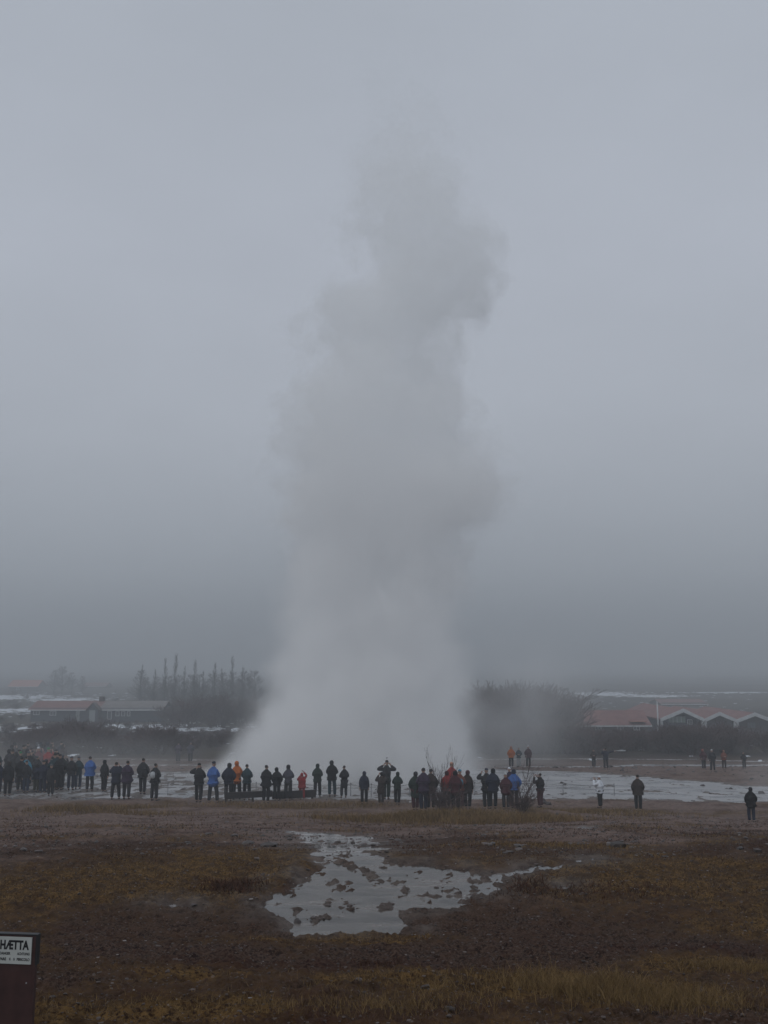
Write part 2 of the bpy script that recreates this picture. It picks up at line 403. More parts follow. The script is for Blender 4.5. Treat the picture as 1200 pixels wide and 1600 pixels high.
# ------------------------------------------------------------------ stones, grass, heath
rs = np.random.RandomState(3)
def scatter(n, y0, y1, half=.46):
    y = np.exp(rs.rand(n) * (math.log(y1) - math.log(y0)) + math.log(y0)); x = (rs.rand(n) * 2 - 1) * (half * y + 1.0)
    return x, y
bm = bmesh.new(); bmesh.ops.create_icosphere(bm, subdivisions=1, radius=1); ICO = np.array([v.co[:] for v in bm.verts]); ICF = np.array([[v.index for v in f.verts] for f in bm.faces]); bm.free()
def rocks(name, x, y, r, m, sink=.3, flat=.55):
    n = len(x); z = height(x, y); V = np.repeat(ICO[None], n, 0)
    V = V * (1 + (rs.rand(n, len(ICO), 1) - .5) * .55)
    sc = np.stack([r * (.7 + .7 * rs.rand(n)), r * (.7 + .6 * rs.rand(n)), r * flat * (.6 + .7 * rs.rand(n))], 1)
    V = V * sc[:, None]; a = rs.rand(n) * 6.28; c, s_ = np.cos(a), np.sin(a)
    x2 = V[..., 0] * c[:, None] - V[..., 1] * s_[:, None]; y2 = V[..., 0] * s_[:, None] + V[..., 1] * c[:, None]
    V = np.stack([x2 + x[:, None], y2 + y[:, None], V[..., 2] + (z + sc[:, 2] * (1 - 2 * sink))[:, None]], -1).reshape(-1, 3)
    Fc = (ICF[None] + (np.arange(n) * len(ICO))[:, None, None]).reshape(-1, 3)
    return link(name, np_mesh(name, V, Fc, False), m)
def rock_mat(name, a, b):
    m = bpy.data.materials.new(name); m.use_nodes = True; t = m.node_tree; p = t.nodes['Principled BSDF']
    g = t.nodes.new('ShaderNodeNewGeometry'); r_ = t.nodes.new('ShaderNodeValToRGB'); r_.color_ramp.elements[0].color = a + (1,); r_.color_ramp.elements[1].color = b + (1,)
    t.links.new(g.outputs['Random Per Island'], r_.inputs[0]); t.links.new(r_.outputs[0], p.inputs['Base Color']); p.inputs['Roughness'].default_value = .55
    return m
x, y = scatter(24000, 4.0, 30); r = np.exp(rs.randn(len(x)) * .5) * .0055 * np.clip(y / 9, .8, 2.2)
tag(rocks('pebbles', x, y, r, rock_mat('pebble', (.022, .013, .010), (.085, .058, .048))), kind='stuff')
x, y = scatter(1000, 4.2, 22); r = np.exp(rs.randn(len(x)) * .45) * .0065 * np.clip(y / 9, .8, 2)
tag(rocks('pale_stone_chips', x, y, r, rock_mat('pale_chip', (.10, .08, .07), (.28, .25, .24)), flat=.35), kind='stuff')
_q = 14 + rs.rand(5200) ** 1.3 * 32; _u = (rs.rand(len(_q)) * 2 - 1) * (_q * .45 + 1)
_k2 = fbm(_u / 1.5 + 9, _q / 2 + 4, 3) > .02; _u, _q = _u[_k2], _q[_k2]
x = np.concatenate([rs.rand(3200) * 100 - 50, _u]); y = np.concatenate([49 + rs.rand(3200) * 30, _q])
tag(rocks('sinter_rubble', x, y, np.exp(rs.randn(len(x)) * .5) * np.where(y > 47, .05, .021), rock_mat('sinter_rock', (.035, .028, .026), (.11, .09, .085)), flat=.5), kind='stuff')
# stones standing in the pool
X1 = []; 
while len(X1) < 900:
    xx, yy = rs.rand() * 7 - 2.6, 9 + rs.rand() * 11
    if water_depth(np.array([xx]), np.array([yy]))[0] > -.02 and sdist(STILL, np.array([xx]), np.array([yy]))[0] < 0: X1.append((xx, yy))
X1 = np.array(X1)
tag(rocks('pool_stones', X1[:, 0], X1[:, 1], np.exp(rs.randn(len(X1)) * .55) * .011, rock_mat('pool_stone', (.03, .02, .018), (.09, .06, .05)), flat=.4), kind='stuff')

def blades(name, x, y, h, m, lean=.35, wd=.004):
    n = len(x); z = height(x, y) - .01
    a = rs.rand(n) * 6.28; l = rs.rand(n) * lean + .08; b = rs.rand(n) * 3.14
    wx, wy = np.cos(b) * wd * np.clip(y / 6, 1, 8), np.sin(b) * wd * np.clip(y / 6, 1, 8)
    dx, dy = np.cos(a) * l * h, np.sin(a) * l * h
    P = lambda f, g, wdt: (x + dx * g, y + dy * g, z + h * f, wdt)
    V = []
    for f, g, k in ((0, 0, 1), (.55, .35, .75), (1, 1, 0)):
        for sgn in ((-1, 1) if k else (1,)):
            V.append(np.stack([x + dx * g + sgn * wx * k, y + dy * g + sgn * wy * k, z + h * f], -1))
    V = np.stack(V, 1).reshape(-1, 3); o = (np.arange(n) * 5)[:, None]
    T = np.concatenate([o + np.array([[0, 1, 3]]), o + np.array([[0, 3, 2]]), o + np.array([[2, 3, 4]])])
    return link(name, np_mesh(name, V, T), m)
def blade_mat(name, a, b):
    m = rock_mat(name, a, b); m.node_tree.nodes['Principled BSDF'].inputs['Roughness'].default_value = .8
    m.node_tree.nodes['Principled BSDF'].inputs['Specular IOR Level'].default_value = .15
    return m
def tufts(n, y0, y1, per, spread, pm_):
    x, y = scatter(n, y0, y1)
    k = moss_mask(x, y) * (water_depth(x, y) < -.15)
    s_ = rs.rand(n) < k ** 1.5 * pm_; x, y = x[s_], y[s_]
    c = rs.randint(per // 2, per + 1, len(x)); xi = np.repeat(x, c); yi = np.repeat(y, c); sp = np.repeat(spread * np.clip(y / 8, .7, 4), c)
    return xi + rs.randn(len(xi)) * sp, yi + rs.randn(len(xi)) * sp
gm = blade_mat('straw', (.070, .042, .017), (.27, .175, .075))
x1, y1 = tufts(26000, 3.9, 46, 16, .07, .8)
def patch(px, py, sx, sy, n):
    gx, gy = ground_at(px, py); return gx + rs.randn(n) * sx, gy + rs.randn(n) * sy
gxs, gys, hs = [x1], [y1], [np.clip(y1 / 9, .8, 3) * (.012 + .030 * rs.rand(len(x1)) ** 2)]
for px, py, sx, sy, n, hh in ((900, 1560, .26, .18, 3000, .10), (1010, 1572, .30, .18, 3600, .085), (1080, 1585, .22, .14, 1500, .07), (960, 1556, .08, .06, 500, .13), (890, 1575, .07, .05, 400, .12), (1140, 1525, .24, .10, 1700, .07), (1190, 1530, .1, .06, 500, .07), (700, 1560, .5, .25, 1900, .05), (640, 1590, .3, .12, 1000, .07), (520, 1592, .35, .12, 900, .06), (230, 1590, .4, .15, 900, .04),
        (580, 1285, 1.2, .8, 1800, .26), (680, 1277, 1.8, .7, 3200, .24), (650, 1284, .6, .3, 900, .34), (770, 1290, .5, .3, 700, .30), (830, 1284, .7, .3, 800, .26), (110, 1268, .8, .3, 800, .26), (200, 1266, .8, .3, 800, .24), (890, 1327, .8, .3, 700, .07), (790, 1288, 1.3, .7, 2400, .26), (470, 1262, 2.6, .6, 2600, .2), (900, 1272, 2.0, .6, 2600, .2), (160, 1272, 2.0, .8, 1700, .2), (560, 1462 + 14, .3, .06, 400, .03)):
    a, b = patch(px, py, sx, sy, n); gxs.append(a); gys.append(b); hs.append(hh * (.4 + .8 * rs.rand(n)))
gx_, gy_, hh_ = map(np.concatenate, (gxs, gys, hs)); kk = water_depth(gx_, gy_) < -.1
tag(blades('dry_grass', gx_[kk], gy_[kk], hh_[kk], gm, 1.1, .0013), kind='stuff')
hm = blade_mat('heath', (.030, .014, .010), (.095, .042, .022))
x1, y1 = scatter(7000, 4, 40); n_ = fbm(x1 / 1.1 + 40, y1 / 1.3, 4) + .25 * rs.rand(len(x1)) > .16; x1, y1 = x1[n_], y1[n_]
x1 = np.repeat(x1, 18) + rs.randn(len(x1) * 18) * .085 * np.repeat(np.clip(y1 / 7, .6, 4), 18); y1 = np.repeat(y1, 18); y1 = y1 + rs.randn(len(y1)) * .09
a, b = patch(362, 1393, .17, .16, 1500); c_, d_ = patch(800, 1392, .35, .25, 900); q_, r2_ = patch(900, 1400, .8, .3, 1200); e_, f_ = patch(590, 1520, .10, .08, 300)
hx = np.concatenate([x1, a, c_, q_, e_]); hy = np.concatenate([y1, b, d_, r2_, f_])
hh = (.008 + .016 * rs.rand(len(hx)) ** 2) * np.clip(hy / 7, .8, 3); hh[len(x1):] *= 2.4
kk = water_depth(hx, hy) < -.05; hx, hy, hh = hx[kk], hy[kk], hh[kk]
tag(blades('heath_cover', hx, hy, hh, hm, 1.6, .0026), kind='stuff')

# single rocks one can pick out
def one_rock(px, py, r_, label, seed):
    gx, gy = ground_at(px, py); bm = bmesh.new(); bmesh.ops.create_icosphere(bm, subdivisions=3, radius=1); rr = random.Random(seed)
    ph = [rr.random() * 9 for _ in range(3)]
    for v in bm.verts:
        k = 1 + .22 * math.sin(v.co.x * 2.7 + ph[0]) * math.cos(v.co.y * 2.3 + ph[1]) + .14 * math.sin(v.co.z * 5 + v.co.x * 4 + ph[2]) + rr.uniform(-.03, .03)
        v.co = Vector((v.co.x * r_ * k * 1.0, v.co.y * r_ * .8 * k, v.co.z * r_ * .62 * k))
    me = bpy.data.meshes.new('rock'); bm.to_mesh(me); bm.free()
    o = link('rock', me, mat('lava_rock', (.05, .04, .038), .7, .4, 9, .02), None, (gx, gy, gz(gx, gy) + r_ * .25)); o.rotation_euler[2] = rr.random() * 6
    tag(o, label, 'rock', 'dark rocks on the wet flats')
for i, (px, py, r_, lab) in enumerate(((848, 1257, .22, 'dark rounded rock right of the black-clad person standing alone'), (856, 1259, .16, 'smaller dark rock beside the rounded one right of the lone black figure'),
        (1190, 1240, .17, 'dark rock at the right edge behind the person in the steam'), (878, 1224, .12, 'dark rock in the bright runoff left of the person in white'),
        (972, 1206, .15, 'dark rock on the grey flat beyond the runoff'), (1098, 1228, .16, 'dark rock at the upper edge of the bright runoff, right side'), (1142, 1233, .13, 'dark rock in the runoff near the right edge'),
        (465, 1442, .045, 'dark red flat stone at the left rim of the still pool'), (488, 1393, .03, 'small black stone standing in the middle of the pool'))):
    one_rock(px, py, r_, lab, i)

# ------------------------------------------------------------------ danger sign
def text_mesh(body, size, bold=0):
    cu = bpy.data.curves.new('lettering', 'FONT'); cu.body = body; cu.size = size; cu.offset = bold; cu.extrude = .0006; cu.align_x = 'LEFT'
    o = bpy.data.objects.new('tmp', cu); COL.objects.link(o)
    me = bpy.data.meshes.new_from_object(o.evaluated_get(bpy.context.evaluated_depsgraph_get()))
    bpy.data.objects.remove(o)
    V = np.array([v.co[:] for v in me.vertices]); return me, V
sy = 4.62
p0 = at(-6, 1459, sy); p1 = at(62, 1470, sy)
sg = thing('warning_sign', (0, 0, 0), 'low brown board with a white HÆTTA warning plate, at the bottom left', 'warning sign')
TL = at(-3, 1463, sy); pxm = (at(53, 1463, sy) - TL).length / 56
W, H = 56 * pxm, 39.5 * pxm
bx = TL.x - 6 * pxm; bz = TL.z; zb = gz(TL.x + W / 2, sy) - .12
hb = bz + .006 - zb
sg.location = (bx, sy + .01, zb); sg.rotation_euler = (0, 0, R(-7))
brown = mat('brown_painted_board', (.050, .023, .021), .55, .25, 14, .002)
black = mat('black_edge', (.02, .02, .022), .5, .2, 20)
plate_m = mat('white_enamel', (.46, .48, .46), .45, .08, 12)
ink = mat('black_ink', (.012, .012, .014), .6, .1, 10)
mbb = MB().box(-.02, W + .018 + 6 * pxm, 0, .022, 0, hb); board = mbb.build('board', brown, sg)
MB().box(-.02, W + .018 + 6 * pxm, -.004, .026, hb + .001, hb + .006).build('top_edge', black, sg)
MB().box(W + .0182 + 6 * pxm, W + .0255 + 6 * pxm, -.004, .026, hb - H - .01, hb + .006).build('side_edge', black, sg)
px0 = 6 * pxm
plate = MB().box(px0, px0 + W, -.006, -.0005, hb - .007 - H, hb - .007).build('plate', plate_m, sg)
def put(body, x0, x1, z0, z1, bold):
    me, V = text_mesh(body, 1, bold)
    mn, mx_ = V.min(0), V.max(0); V2 = np.empty_like(V)
    V2[:, 0] = x0 + (V[:, 0] - mn[0]) / (mx_[0] - mn[0]) * (x1 - x0); V2[:, 2] = z0 + (V[:, 1] - mn[1]) / (mx_[1] - mn[1]) * (z1 - z0)
    V2[:, 1] = -.0068 + (V[:, 2] - mn[2]) / max(1e-6, mx_[2] - mn[2]) * .0006
    me.vertices.foreach_set('co', V2.ravel().astype(np.float32)); me.update(); me.name = 'lettering'
    link('lettering', me, ink, plate)
zt = hb - .007
U = pxm
put('HÆTTA', px0 + 4.5 * U, px0 + 52 * U, zt - 18.5 * U, zt - 4.5 * U, .045)
put('DANGER', px0 + 4.5 * U, px0 + 22 * U, zt - 26.3 * U, zt - 22.2 * U, .03)
put('ACHTUNG', px0 + 33 * U, px0 + 53.5 * U, zt - 26.3 * U, zt - 22.2 * U, .03)
put('FARE', px0 + 4.5 * U, px0 + 15.5 * U, zt - 34.6 * U, zt - 30.4 * U, .03)
put('H', px0 + 20.5 * U, px0 + 22.6 * U, zt - 34.6 * U, zt - 30.4 * U, .03)
put('H', px0 + 27.5 * U, px0 + 29.6 * U, zt - 34.6 * U, zt - 30.4 * U, .03)
put('PERICOLO', px0 + 33 * U, px0 + 54 * U, zt - 34.6 * U, zt - 30.4 * U, .03)
b_ = bmesh.new(); bmesh.ops.create_uvsphere(b_, u_segments=10, v_segments=6, radius=.0035); me = bpy.data.meshes.new('bolt'); b_.to_mesh(me); b_.free()
link('bolt', me, mat('bolt_steel', (.3, .3, .3), .4), sg, (px0 + 50 * U, -.002, zt - 67 * U))

# ------------------------------------------------------------------ low plank barrier and rope line
dark_wood = mat('dark_wet_wood', (.022, .018, .018), .5, .3, 8)
a0 = ground_at(352, 1258); a1 = ground_at(489, 1257)
A, B = Vector((a0[0], 48.0, 0)), Vector((a1[0], 49.6, 0)); dAB = B - A; ang = math.atan2(dAB.y, dAB.x); Lp = dAB.length
z0 = gz(A.x, A.y)
br = thing('plank_barrier', (A.x, A.y, z0), 'low black plank barrier with upright end post by the onlookers left of centre', 'barrier', None, ang)
MB().box(.02, Lp * .5, 0, .12, .16, .46).build('plank', dark_wood, br); MB().box(Lp * .5 + .02, Lp, 0, .12, .04, .40).build('plank', dark_wood, br)
MB().box(-.1, .02, -.02, .14, -.15, .72).build('post', dark_wood, br)
for k in (.3, .6, .98): MB().box(Lp * k - .1, Lp * k, .121, .2, -.15, .36).build('post', dark_wood, br)
rope_m = mat('wet_rope', (.10, .095, .09), .7, .2, 30)
steel = mat('dull_steel', (.14, .14, .145), .5, .1, 10)
rope_pts = []
pxs = [262, 330, 400, 470, 548, 580, 640, 742, 812, 880, 960]
for i, px in enumerate(pxs):
    gx = ground_at(px, 1243)[0]; gy = 51.5 + .5 * math.sin(i); gx = (px - 600) / F * gy * .967; z = gz(gx, gy)
    t = thing('rope_post', (gx, gy, z), 'thin steel stake of the rope line behind the onlookers', 'rope post', 'thin stakes of the rope line')
    MB().tube([(0, 0, -.1), (0, 0, .62)], .018, 8).build('stake', steel, t, smooth=True)
    MB().tube([(0, 0, .6), (0, 0, .66)], [.03, .02], 8).build('eyelet', steel, t, smooth=True)
    rope_pts.append(Vector((gx, gy, z + .6)))
m_ = MB()
for a, b in zip(rope_pts, rope_pts[1:]):
    m_.tube([a.lerp(b, k / 8) - Vector((0, 0, .10 * 4 * (k / 8) * (1 - k / 8))) for k in range(9)], .009, 5)
tag(m_.build('rope', rope_m), 'thin slack rope strung from stake to stake behind the onlookers', 'rope')

# ------------------------------------------------------------------ bare shrubs and trees
def limb(m, rr, p, d, ln_, r_, depth, spread, up, n=3, kids=3, minr=.004):
    segs = 3; pts = [p]; rad = [r_]; q = p.copy(); dd = d.copy()
    for i in range(segs):
        dd = (dd + Vector((rr.gauss(0, .13), rr.gauss(0, .13), rr.gauss(0, .08) + up * .12))).normalized()
        q = q + dd * ln_ / segs; pts.append(q.copy()); rad.append(max(minr, r_ * (1 - .75 * (i + 1) / segs)))
    m.tube(pts, rad, n)
    if depth > 0:
        for k in range(kids):
            f = rr.uniform(.3, 1); i = min(segs - 1, int(f * segs)); s = pts[i].lerp(pts[i + 1], f * segs - i)
            nd = (dd + Vector((rr.gauss(0, spread), rr.gauss(0, spread), rr.gauss(0, spread * .5) + up * .3))).normalized()
            limb(m, rr, s, nd, ln_ * rr.uniform(.5, .8), max(minr, r_ * .5), depth - 1, spread, up, n, kids, minr)
bark = mat('shrub_bark', (.060, .034, .032), .85, .3, 3)
barkd = mat('tree_bark', (.050, .042, .042), .85, .3, 2)
def shrub_mesh(seed, h, n, depth=2, minr=.008, kids=4):
    rr = random.Random(seed); m = MB()
    for i in range(n):
        a = rr.random() * 6.28; t = abs(rr.gauss(0, .45))
        d = Vector((math.cos(a) * t, math.sin(a) * t, 1)).normalized()
        limb(m, rr, Vector((math.cos(a) * .12 * h * rr.random(), math.sin(a) * .12 * h * rr.random(), -.1)), d, h * rr.uniform(.3, .6), .014 * h ** .7, depth, .5, .35, 3, kids, minr)
    zt = max(v[2] for v in m.v); m.v = [(v[0] / zt, v[1] / zt, v[2] / zt) for v in m.v]
    return m.mesh('bare_shrub')
SH = [shrub_mesh(s, 1.0, 15, 3, .0032, 4) for s in range(5)]
for s_ in SH: s_.materials.append(bark)
def put_shrub(px, py, h, label, group, seed, cat='shrub'):
    gx, gy = ground_at(px, py); rr = random.Random(seed)
    o = link('bare_shrub', SH[seed % 5], None, None, (gx, gy, gz(gx, gy))); o.rotation_euler[2] = rr.random() * 6; o.scale = (h * rr.uniform(1.1, 1.7), h * rr.uniform(1.1, 1.7), h)
    return tag(o, label, cat, group)
rr = random.Random(5)
def thicket(n, x0, x1, y0, y1, ytop, lab, seed0, kinds, sig=5):
    pos = sorted((rr.uniform(x0, x1), rr.uniform(y0, y1)) for _ in range(n))
    for i, (px, py) in enumerate(pos):
        gx, gy = ground_at(px, py); top = ytop(px) + max(-1.6 * sig, rr.gauss(0, sig)); h = max(.9, (py - top) * mpp(gy))
        put_shrub(px, py, h * 1.05, lab, kinds, i + seed0)
thicket(110, 745, 1235, 1156, 1180, lambda x: 1139 + 4 * math.sin(x / 37), 'leafless brown shrub in the thicket below the gabled buildings on the right', 0, 'leafless shrubs of the right-hand thicket')
thicket(95, 55, 400, 1146, 1180, lambda x: (1134 if x < 170 else 1144) + 5 * math.sin(x / 23), 'leafless brown shrub in the thicket in front of the long low house', 200, 'leafless shrubs of the left-hand thicket')
thicket(40, -30, 100, 1135, 1176, lambda x: 1146, 'low leafless shrub among snow patches behind the packed crowd', 400, 'low shrubs among the snow patches')
thicket(32, 752, 872, 1140, 1162, lambda x: 1080 + max(0, x - 860) * .8, 'tall dark leafless bush left of the long red-roofed building', 500, 'tall dark bushes left of the red-roofed building', 6)
put_shrub(697, 1271, 1.25, 'knee-high dark bush at the foot of the tightly grouped onlookers', None, 11)
put_shrub(818, 1271, .75, 'knee-high dark bush right of the person in the blue hooded jacket', None, 13)

for i in range(60):
    px, py = rr.uniform(-15, 400), rr.uniform(1078, 1142); gx, gy = ground_at(px, py)
    put_shrub(px, py, rr.uniform(.9, 2.2), 'small dark scrub bush among the snow patches round the long low house', 'scrub round the long low house', i + 700)
thicket(30, 258, 405, 1112, 1140, lambda x: 1090 + 6 * math.sin(x / 19), 'leafless bush at the foot of the bare poplars', 600, 'bushes at the foot of the poplars')
def tree_meshes(seed, h, upright):
    rr = random.Random(seed); tr = MB(); cr_ = MB(); q = Vector((0, 0, -.3)); pts = [q]; rad = [.017 * h]
    for i in range(8):
        q = q + Vector((rr.gauss(0, .01) * h, rr.gauss(0, .01) * h, h / 8)); pts.append(q); rad.append(.017 * h * (1 - .95 * (i + 1) / 8) + .01)
    tr.tube(pts, rad, 6)
    for i in range(64 if upright else 120):
        f = rr.uniform(.05 if upright else .14, .97); k = f * 8; j = min(7, int(k)); s = pts[j].lerp(pts[j + 1], k - j); a = rr.random() * 6.28
        out = .35 if upright else 1.0; d = Vector((math.cos(a) * out, math.sin(a) * out, .8 if upright else .45)).normalized()
        limb(cr_, rr, s, d, h * (.16 if upright else .24) * (1.15 - f) + .3, .006 * h * (1.1 - f) + .008, 2, .3, .5 if upright else .2, 3, 3, .012)
    a = tr.mesh('trunk', True); b = cr_.mesh('crown'); a.materials.append(barkd); b.materials.append(barkd); return a, b
TR = [tree_meshes(40 + i, 1.0 * 10, True) for i in range(4)] ; TB = [tree_meshes(60 + i, 10, False) for i in range(3)]
def put_tree(kind, px, py, Ypx_top, label, group, seed, name):
    gx, gy = ground_at(px, py); z = gz(gx, gy); h = at(px, Ypx_top, gy).z - z
    t = thing(name, (gx, gy, z), label, 'tree', group, seed * 1.3); a, b = (TR if kind else TB)[seed % (4 if kind else 3)]
    t.scale = (h / 10 * (.55 if kind else 1.0),) * 2 + (h / 10,)
    link('trunk', a, None, t); link('crown', b, None, t)
for i, (px, top) in enumerate(((218, 1038), (240, 1045), (256, 1028), (272, 1022), (286, 1040), (303, 1030), (316, 1048), (334, 1036), (346, 1044), (362, 1024), (378, 1042))):
    put_tree(True, px, 1108 + (i * 7) % 9, top, '%s bare poplar from the left in the row beside the steam' % 'first second third fourth fifth sixth seventh eighth ninth tenth eleventh'.split()[i], 'bare poplars left of the steam', i, 'poplar')
for i, (px, top) in enumerate(((84, 1046), (97, 1040), (112, 1050), (128, 1056))):
    put_tree(False, px, 1084, top, 'faint bare tree in the clump far behind the long low house', 'faint trees behind the long low house', i, 'bare_tree')
for i, (px, top) in enumerate(((770, 1082), (790, 1070), (812, 1066), (838, 1070), (862, 1068), (884, 1074), (905, 1090), (826, 1074))[:6]):
    put_tree(False, px, 1132 + (i * 5) % 8, top, 'dark bare tree in the grove right of the steam column', 'dark grove right of the steam', i, 'bare_tree')
for i in range(22):
    put_tree(False, 218 + i * 8.6, 1100 + (i * 5) % 14, 1046 + (i * 11) % 23, 'faint spreading bare tree between the tall poplars', 'spreading bare trees between the poplars', i, 'bare_tree')
# foreground saplings by the onlookers
def sapling(px, py, toppx, h, label, seed, tips):
    gx, gy = ground_at(px, py); rr_ = random.Random(seed); m = MB()
    for (tx, ty, r_) in tips:
        tp = at(tx, ty, gy + rr_.uniform(-.3, .3)) - Vector((gx, gy, gz(gx, gy))); b = Vector((rr_.uniform(-.08, .08), rr_.uniform(-.08, .08), -.05))
        pts = [b, b.lerp(tp, .35) + Vector((rr_.gauss(0, .04), 0, .05)), b.lerp(tp, .7) + Vector((rr_.gauss(0, .05), 0, .03)), tp]
        m.tube(pts, [r_, r_ * .8, r_ * .6, r_ * .35], 5)
        for q in range(6):
            f = rr_.uniform(.35, .95); s = b.lerp(tp, f)
            limb(m, rr_, s, (tp.normalized() + Vector((rr_.gauss(0, .35), rr_.gauss(0, .35), 0))).normalized(), rr_.uniform(.25, .6), .007, 1, .3, .3, 3, 2, .004)
    o = m.build('sapling', bark, None, (gx, gy, gz(gx, gy))); tag(o, label, 'shrub')
sapling(692, 1268, 0, 0, 'thin leafless sapling rising among the tightly grouped onlookers right of centre', 3,
    [(665, 1178, .016), (674, 1190, .012), (684, 1195, .013), (692, 1192, .012), (700, 1190, .013), (711, 1182, .020), (716, 1196, .011), (680, 1225, .012), (706, 1215, .012), (690, 1212, .012)])
sapling(815, 1268, 0, 0, 'leafless dark bush right of the person in the blue jacket, shoulder high', 4,
    [(828, 1195, .014), (834, 1205, .012), (820, 1212, .013), (808, 1225, .012), (838, 1228, .013), (846, 1238, .012), (800, 1240, .012), (826, 1232, .012), (832, 1222, .01), (812, 1240, .014), (822, 1245, .013)])

# ------------------------------------------------------------------ buildings
def window(parent, x0, x1, z0, z1, y, frame_m, glass_m, bars=1):
    w_ = .09; m = MB(); m.box(x0, x1, y - .05, y - .003, z0, z0 + w_).box(x0, x1, y - .05, y - .003, z1 - w_, z1).box(x0, x0 + w_, y - .05, y - .003, z0 + w_, z1 - w_).box(x1 - w_, x1, y - .05, y - .003, z0 + w_, z1 - w_)
    for i in range(bars):
        c = x0 + (x1 - x0) * (i + 1) / (bars + 1); m.box(c - .03, c + .03, y - .045, y - .003, z0 + w_, z1 - w_)
    f = m.build('window', frame_m, parent); MB().box(x0 + w_ * .5, x1 - w_ * .5, y - .02, y - .002, z0 + w_ * .5, z1 - w_ * .5).build('pane', glass_m, f)
glass = mat('window_glass', (.10, .11, .13), .15, .1, 3, spec=.6)
whitew = mat('white_trim', (.50, .52, .54), .6, .1, 2)
navy = mat('dark_blue_cladding', (.030, .038, .055), .7, .2, 1.5)
redroof = mat('weathered_red_roof', (.18, .082, .075), .65, .2, .8)
greyroof = mat('weathered_grey_roof', (.16, .145, .14), .65, .2, .8)
brownw = mat('brown_cladding', (.045, .03, .028), .8, .25, 1.2)
def cube_at(px0, px1, py, Y=None):
    g = ground_at((px0 + px1) / 2, py); Yd = Y or g[1]
    a = at(px0, py, Yd).x; b = at(px1, py, Yd).x; return a, b, Yd
def gable_long(px0, px1, pyb, pyeave, pyridge, label, roof_m, wall_m, depth=8, name='house', windows=(), doors=(), chim=None, split=None):
    a, b, Yd = cube_at(px0, px1, pyb); zb = gz((a + b) / 2, Yd) ; ze = at(600, pyeave, Yd).z - zb; zr = at(600, pyridge, Yd + depth / 2).z - zb
    t = thing(name, ((a + b) / 2, Yd, zb), label, 'house'); hw = (b - a) / 2
    MB().prismx([(0, -.8), (depth, -.8), (depth, ze), (depth / 2, zr - .12), (0, ze)], -hw, hw).build('wall', wall_m, t)
    def roof(x0, x1, m):
        th = .14; return MB().prismx([(-.5, ze - .33), (-.5, ze - .33 + th), (depth / 2, zr + th), (depth + .5, ze - .33 + th), (depth + .5, ze - .33), (depth / 2, zr)], x0, x1).build('roof', m, t)
    rf = roof(-hw - .4, hw + .4, roof_m) if split is None else None
    if split is not None:
        c = at(split, pyb, Yd).x - (a + b) / 2; rf = roof(-hw - .4, c, roof_m); roof(c + .002, hw + .4, greyroof)
    MB().box(-hw - .4, hw + .4, -.56, -.503, ze - .42, ze - .2).build('gutter', whitew, t)
    sc = lambda p: at(p, pyb, Yd).x - (a + b) / 2; zc = lambda p: at(600, p, Yd).z - zb
    for (u0, u1, v1, v0, bars) in windows: window(t, sc(u0), sc(u1), zc(v0), zc(v1), 0, whitew, glass, bars)
    for (u0, u1, v1, v0, m) in doors: MB().box(sc(u0), sc(u1), -.06, -.003, zc(v0), zc(v1)).build('door', m, t)
    if chim:
        cx = sc(chim); MB().box(cx - .5, cx + .5, depth / 2 - .4, depth / 2 + .4, zr - .3, zr + 1.0).build('chimney', brownw, rf)
    return t, sc, zc, Yd, zb
dgrey = mat('pale_grey_door', (.24, .27, .28), .6, .1, 1)
t, sc, zc, Yd, zb = gable_long(47, 252, 1129, 1107, 1096, 'long dark blue house with part red, part grey roof and small white windows', redroof, navy, 9, 'long_house',
    windows=((51, 61, 1110, 1117, 1), (77, 87, 1111, 1118, 1), (138, 141, 1110, 1120, 0), (167, 174, 1111, 1124, 0), (180, 186, 1111, 1119, 0), (189, 195, 1111, 1119, 0), (198, 203, 1111, 1119, 0)),
    doors=((118, 124, 1107, 1126, dgrey),), chim=148, split=154)
# porch gable in the middle
c = sc(149); w2 = (sc(157) - sc(141)) / 2; ze = zc(1108); zr = zc(1099)
MB().prism([(c - w2, -.6), (c + w2, -.6), (c + w2, ze), (c, zr), (c - w2, ze)], -2.2, -.061).build('porch', navy, t)
MB().prism([(c - w2 - .35, ze - .3), (c, zr), (c + w2 + .35, ze - .3), (c + w2 + .35, ze - .1), (c, zr + .22), (c - w2 - .35, ze - .1)], -2.5, -.07).build('porch_roof', brownw, t)
MB().box(sc(144), sc(153), -2.26, -2.203, -.3, zc(1109)).build('door', dgrey, t)
gable_long(13, 58, 1080, 1072, 1063, 'small far barn with a faded orange-red roof in the mist', mat('orange_red_roof', (.34, .11, .07), .65, .2, .5), brownw, 12, 'barn', windows=((25, 30, 1074, 1078, 0),))
gable_long(258, 345, 1128, 1112, 1104, 'dark low shed half hidden by the bare poplars', mat('dark_roof', (.05, .05, .06), .7), mat('slate_wall', (.035, .042, .055), .7), 7, 'shed', windows=((262, 266, 1115, 1125, 0), (300, 312, 1116, 1122, 1)))
gable_long(338, 354, 1130, 1114, 1106, 'tiny cabin with reddish roof and a pale door at the left edge of the steam', redroof, brownw, 5, 'cabin', doors=((351, 354, 1114, 1128, whitew),))
gable_long(128, 165, 1075, 1072, 1067, 'faint far farmhouse with a reddish roof beyond the long house', redroof, brownw, 12, 'farmhouse')
